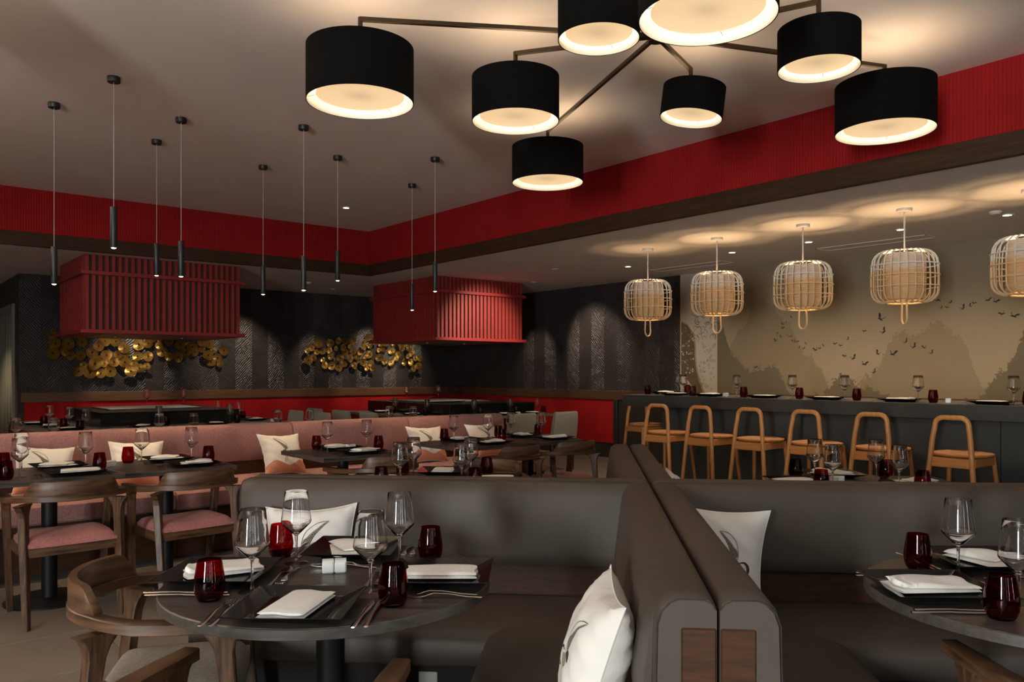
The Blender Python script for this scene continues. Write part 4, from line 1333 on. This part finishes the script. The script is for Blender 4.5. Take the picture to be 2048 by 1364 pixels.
shakers(1.095, 2.145, .75, radians(-41 + 14), 'in the middle of the front round table')
shakers(4.03, 2.16, .75, radians(-45), 'on the round table behind the right booth')

# chairs at the round tables
P_chair_grey.place((.755, 2.485, 0), math.atan2(-.90, -.44), 'walnut armchair with grey seat at the left of the front round table')
P_chair_grey.place((.635, 1.645, 0), radians(-48), 'walnut armchair with grey seat in front of the complete round table')
P_chair_grey.place((2.18, .485, 0), radians(-40), 'walnut armchair whose arm shows under the right edge round table')
P_chair_grey.place((3.06, 3.99, 0), radians(-45 + 180), 'walnut armchair on the far side of the table behind the left booth')

# ---------------------------------------------------------------- pink banquette and its row of tables
bq = thing('banquette', 'long dusty pink upholstered banquette across the room', 'banquette', (0, 6.55, 0))
SEAMS = [-1.77, -.59, .59, 1.77, 2.95, 4.13, 5.31]
PB = [(.0, .60), (-.012, .62), (-.02, .70), (-.015, .82), (.0, .873), (.02, .893), (.05, .900), (.16, .900), (.185, .89), (.195, .87), (.195, .60)]
PS = [(.0, .36), (.0, .49), (-.20, .50), (-.60, .498), (-.66, .49), (-.69, .47), (-.695, .42), (-.69, .37), (-.67, .355)]
for x0, x1 in zip(SEAMS[:-1], SEAMS[1:]):
    for nm, prof in (('back_panel', PB), ('seat_cushion', PS)):
        r_ = []
        for x, q in ((x0 + .001, .018), (x0 + .006, .006), (x0 + .022, 0), (x1 - .022, 0), (x1 - .006, .006), (x1 - .001, .018)):
            cy = sum(p[0] for p in prof) / len(prof); cz = sum(p[1] for p in prof) / len(prof)
            r_.append([(x, y + q * (1 if y < cy else -1), z + q * (1 if z < cz else -1)) for y, z in prof])
        MB().loft(r_).build(nm, M['pink'], bq)
MB().box(-1.77, .03, 0, 5.31, .16, .60).box(-1.77, .0, .36, 5.31, .05, .61).build('back_veneer', M['booth_wood'], bq)
MB().box(-1.77, -.64, .03, 5.31, .03, .36).build('seat_base', M['booth_wood'], bq)
MB().box(-1.77, -.60, 0, 5.31, .02, .03).build('plinth', M['rubber'], bq)

SQ = [(.235, 'first'), (.892, 'second'), (1.55, 'third'), (2.80, 'fourth'), (3.962, 'fifth'), (4.623, 'sixth')]
for x, nm in SQ:
    P_sq.place((x, 5.35, 0), 0, 'dark square table before the pink banquette, %s from the left' % nm)
for k, (x, nm) in enumerate(SQ):
    a = 'on the chair side of the %s banquette table' % nm
    b = 'on the sofa side of the %s banquette table' % nm
    cut = 'full' if k < 3 else 'side'
    setting(x + (.12, .10, .10, .05, .08, .12)[k], 5.165, .75, 0, a, nap=(0, 0, 1, 2, 1, 2)[k], nrot=(1.3, 1.4, 1.35, -1.2, 1.3, 1.4)[k], noff=(.03, .0), cutlery=cut, wine=None, cup=None)
    setting(x + (.03, .08, .06, .06, .06, .10)[k], 5.545, .75, pi, b, nap=(1, 1, 1, 1, 1, 1)[k], nrot=(.8, .9, 1.0, .6, .9, 1.0)[k], cutlery='none' if k else 'none', wine=None, cup=None)
G = [('third', 1.435, 5.479, 1.376, 5.567, 'sofa'), ('third', 1.735, 5.44, 1.80, 5.30, 'chair'), ('second', 1.10, 5.43, 1.145, 5.277, 'chair'), ('first', .719, 5.187, .645, 5.12, 'chair'),
     ('second', .78, 5.55, .70, 5.64, 'sofa'), ('fourth', 2.70, 5.40, 2.72, 5.62, 'sofa'), ('fourth', 3.05, 5.44, 3.085, 5.32, 'chair'),
     ('fifth', 3.90, 5.48, 3.90, 5.62, 'sofa'), ('fifth', 4.22, 5.42, 4.25, 5.27, 'chair'), ('sixth', 4.58, 5.55, 4.50, 5.63, 'sofa'), ('sixth', 4.83, 5.42, 4.90, 5.54, 'chair')]
for nm, wx, wy, cx, cy, side in G:
    pl_ = 'on the %s side of the %s banquette table' % (side, nm)
    P_wine.place((wx, wy, .75), random.uniform(0, 6), 'clear stemmed wine glass %s' % pl_, 'clear wine glasses')
    P_cup.place((cx, cy, .75), random.uniform(0, 6), 'ruby red tumbler %s' % pl_, 'ruby red tumblers')
shakers(1.235, 5.43, .75, .35, 'where the second and third banquette tables meet')
shakers(2.93, 5.47, .75, .2, 'on the fourth banquette table')
shakers(4.41, 5.47, .75, 1.2, 'on the sixth banquette table')
for x, y, rz, l in ((.915, 5.02, .02, 'second banquette table'), (1.565, 5.02, .09, 'third banquette table'), (2.88, 5.0, .05, 'fourth banquette table'),
                    (4.03, 4.98, .08, 'fifth banquette table'), (4.68, 5.0, -.03, 'sixth banquette table')):
    P_chair_pink.place((x, y, 0), rz, 'walnut armchair with pink seat tucked at the %s' % l)
for k, (x, rz, ph, fl, rl) in enumerate(((1.0, .05, .3, 1, .12), (1.60, -.08, 1.7, 1, .05), (2.74, .1, 2.4, 1, .05), (4.16, -.05, .8, 1, .04), (4.86, .06, 1.2, 1, .0))):
    cushion(x, 6.20, .50, rz, radians(30), 'cream crane cushion on the pink banquette, %s from the left' % ('first', 'second', 'third', 'fourth', 'fifth')[k], ph=ph, flip=fl, roll=rl, size=.96)

# tables hidden behind the banquette: only their glasses rise above its back
for k, (x, ww) in enumerate(((1.13, (1.01, 1.25)), (2.22, (2.10, 2.35)), (3.33, (3.20, 3.46)), (4.55, (4.45, 4.66)))):
    nm = ('first', 'second', 'third', 'fourth')[k]
    P_sq.place((x, 7.35, 0), 0, 'dark square table just behind the pink banquette back, %s from the left' % nm)
    for j, xx in enumerate(ww):
        P_wine.place((xx, 7.45 - .15 * j, .75), 0, '%s wine glass rising behind the pink banquette, %s pair' % (('left', 'right')[j], nm), 'clear wine glasses')

# ---------------------------------------------------------------- griddle tables at the back
def griddle(name_l, x0, x1, y0, y1, sides, label):
    t = thing('griddle_table', label, 'griddle table', ((x0 + x1) / 2, (y0 + y1) / 2, 0), 0, 'griddle tables under the slatted hoods')
    w, d = (x1 - x0) / 2, (y1 - y0) / 2
    MB().box(-w, -d, .05, w, d, .875, b=.004).build('griddle_block', M['gloss_black'], t)
    MB().box(-w, -d, .875, w, d, .89, b=.003).build('block_top', M['gloss_black'], t)
    MB().box(-w * .7, -d * .3, .89, w * .7, d * .75, .90, b=.002).build('griddle_plate', M['teppan_steel'], t)
    for s, ww in sides.items():
        m = MB(); r = MB()
        if s == 'front': m.box(-w - sides.get('left', 0), -d - ww, .70, w + sides.get('right', 0), -d, .735, b=.003); r.box(-w, -d - .06, 0, w, -d, .70)
        if s == 'left': m.box(-w - ww, -d, .70, -w, d, .735, b=.003); r.box(-w - ww + .01, -d + .02, .50, -w, d, .70); r.box(-w - .06, -d, 0, -w, d, .50)
        if s == 'right': m.box(w, -d, .70, w + ww, d, .735, b=.003); r.box(w, -d, 0, w + .06, d, .70)
        m.build('counter_top', M['counter'], t); r.build('counter_panel', M['counter_red'], t)
    return t


griddle('a', 2.10, 3.64, 9.62, 11.4, {'front': .55, 'left': .65, 'right': .50}, 'black griddle table with guest counter nearer the passage')
griddle('b', 6.30, 7.85, 8.95, 11.2, {'front': .45, 'left': .45}, 'black griddle table with guest counter nearer the bar')
zc = .735
SETS = [('passage', [(1.62, 10.6, -pi / 2, 0), (1.70, 9.95, -pi / 2, 1), (1.75, 9.4, -pi / 2, 0), (2.45, 9.30, 0, 1), (3.25, 9.30, 0, 0), (3.88, 9.75, pi / 2, 0), (3.88, 10.5, pi / 2, 1)]),
        ('bar', [(6.08, 9.55, -pi / 2, 0), (6.08, 10.4, -pi / 2, 1), (6.45, 8.74, 0, 0), (7.1, 8.74, 0, 1), (7.62, 8.74, 0, 1)])]
for nm, ss in SETS:
    for k, (x, y, rz, nk) in enumerate(ss):
        pl_ = 'at the %s guest place of the griddle nearer the %s' % (('first', 'second', 'third', 'fourth', 'fifth', 'sixth', 'seventh')[k], nm)
        setting(x, y, zc, rz, pl_, nap=nk + (k % 2), nrot=.4 * (k % 3 - 1), wine=(.20, .12), cup=(.26, .05), cutlery='none')
for k, (x, y) in enumerate(((3.0, 11.2), (3.45, 11.15), (6.9, 11.0), (7.55, 11.05))):
    P_wine.place((x, y, .89), 0, 'wine glass on the back rim of the griddle block, %s' % ('first from the left', 'second from the left', 'third from the left', 'fourth from the left')[k], 'clear wine glasses')
shakers(3.95, 9.32, zc, .3, 'on the griddle counter nearer the passage'); shakers(7.33, 8.72, zc, .2, 'on the griddle counter nearer the bar')
tr = MB().box(-.35, -.09, 0, .35, .09, .012, b=.004).build('serving_tray', M['teppan_steel']); tr.location = (6.75, 9.75, .902)
tag(tr, 'long pale steel tray on the griddle nearer the bar', 'tray')

gc = thing('side_chair', '', 'chair', (0, 0, 0), 0, 'grey upholstered chairs at the griddle tables')
r_ = []
for z, y, hw, th in ((.44, -.20, .225, .035), (.52, -.215, .225, .035), (.66, -.235, .22, .032), (.78, -.25, .21, .028), (.80, -.252, .205, .020), (.806, -.252, .20, .010)):
    r_.append(ring4((0, y, z), (1, 0, 0), (0, 1, 0), hw, th))
MB().loft(r_).build('backrest', M['chair_grey'], gc)
MB().box(-.225, -.21, .39, .225, .22, .47, b=.02).build('seat', M['chair_grey'], gc)
for sx in (-1, 1):
    for yy in (-.18, .19):
        MB().loft([[(sx * .2 + a * s, yy + b * s, z) for a, b in ((-1, -1), (1, -1), (1, 1), (-1, 1))] for z, s in ((0, .013), (.39, .019))], smooth=False).build('leg', M['walnut'], gc)
P_side = Proto(gc)
for x, y, rz, l in ((6.67, 8.08, -.05, 'at the front of the bar side griddle, nearer the banquette'), (7.40, 8.06, .03, 'at the front of the bar side griddle, nearer the red wall'),
                    (5.52, 9.35, -pi / 2, 'along the side of the bar side griddle, nearest'), (5.50, 10.1, -pi / 2 + .05, 'along the side of the bar side griddle, middle'), (5.5, 10.9, -pi / 2, 'along the side of the bar side griddle, farthest'),
                    (2.35, 8.5, .0, 'at the front of the passage side griddle, nearer the passage'), (3.2, 8.5, .03, 'at the front of the passage side griddle, nearer the bar'),
                    (4.55, 9.75, pi / 2, 'along the side of the passage side griddle, nearer'), (4.52, 10.5, pi / 2 - .05, 'along the side of the passage side griddle, farther'),
                    (.98, 10.0, -pi / 2, 'by the passage, left of the passage side griddle')):
    P_side.place((x, y, 0), rz, 'grey upholstered chair %s' % l)

# ---------------------------------------------------------------- place settings on the bar
BW = [5.33, 4.67, 4.06, 3.55, 2.92, 2.22]
BC = [5.22, 4.60, 4.00, 3.45, 2.81, 2.13]
BN = [5.45, 5.02, 4.38, 3.74, 3.08, 2.38]
for k in range(6):
    nm = ('first', 'second', 'third', 'fourth', 'fifth', 'sixth')[k]
    pl_ = 'at the %s bar setting from the far end' % nm
    setting(6.80, BN[k], 1.09, -pi / 2, pl_, nap=(0, 1, 0, 0, 2, 0)[k], nrot=pi / 2 - .1, wine=None, cup=None, cutlery='none')
    P_wine.place((6.76, BW[k], 1.09), 0, 'clear stemmed wine glass %s' % pl_, 'clear wine glasses')
    P_cup.place((6.78, BC[k], 1.09), 0, 'ruby red tumbler %s' % pl_, 'ruby red tumblers')
    item('knife', KNIFE, (6.76, BN[k] - .19, 1.09), -pi / 2, 'steel knife %s' % pl_, 'knife', CUT)
    item('fork', FORK, (6.76, BN[k] + .19, 1.09), -pi / 2, 'steel fork %s' % pl_, 'fork', CUT)
setting(7.12, 5.85, 1.09, pi, 'at the setting on the far end of the bar', nap=1, nrot=.3, wine=(-.17, .03), cup=(-.25, .10), cutlery='none')
P_cup.place((6.86, 5.90, 1.09), 0, 'ruby red tumbler by itself at the far end corner of the bar', 'ruby red tumblers')
shakers(6.82, 4.84, 1.09, .3, 'on the bar between the second and third setting'); shakers(6.80, 2.70, 1.09, .3, 'on the bar beside the fifth tumbler')
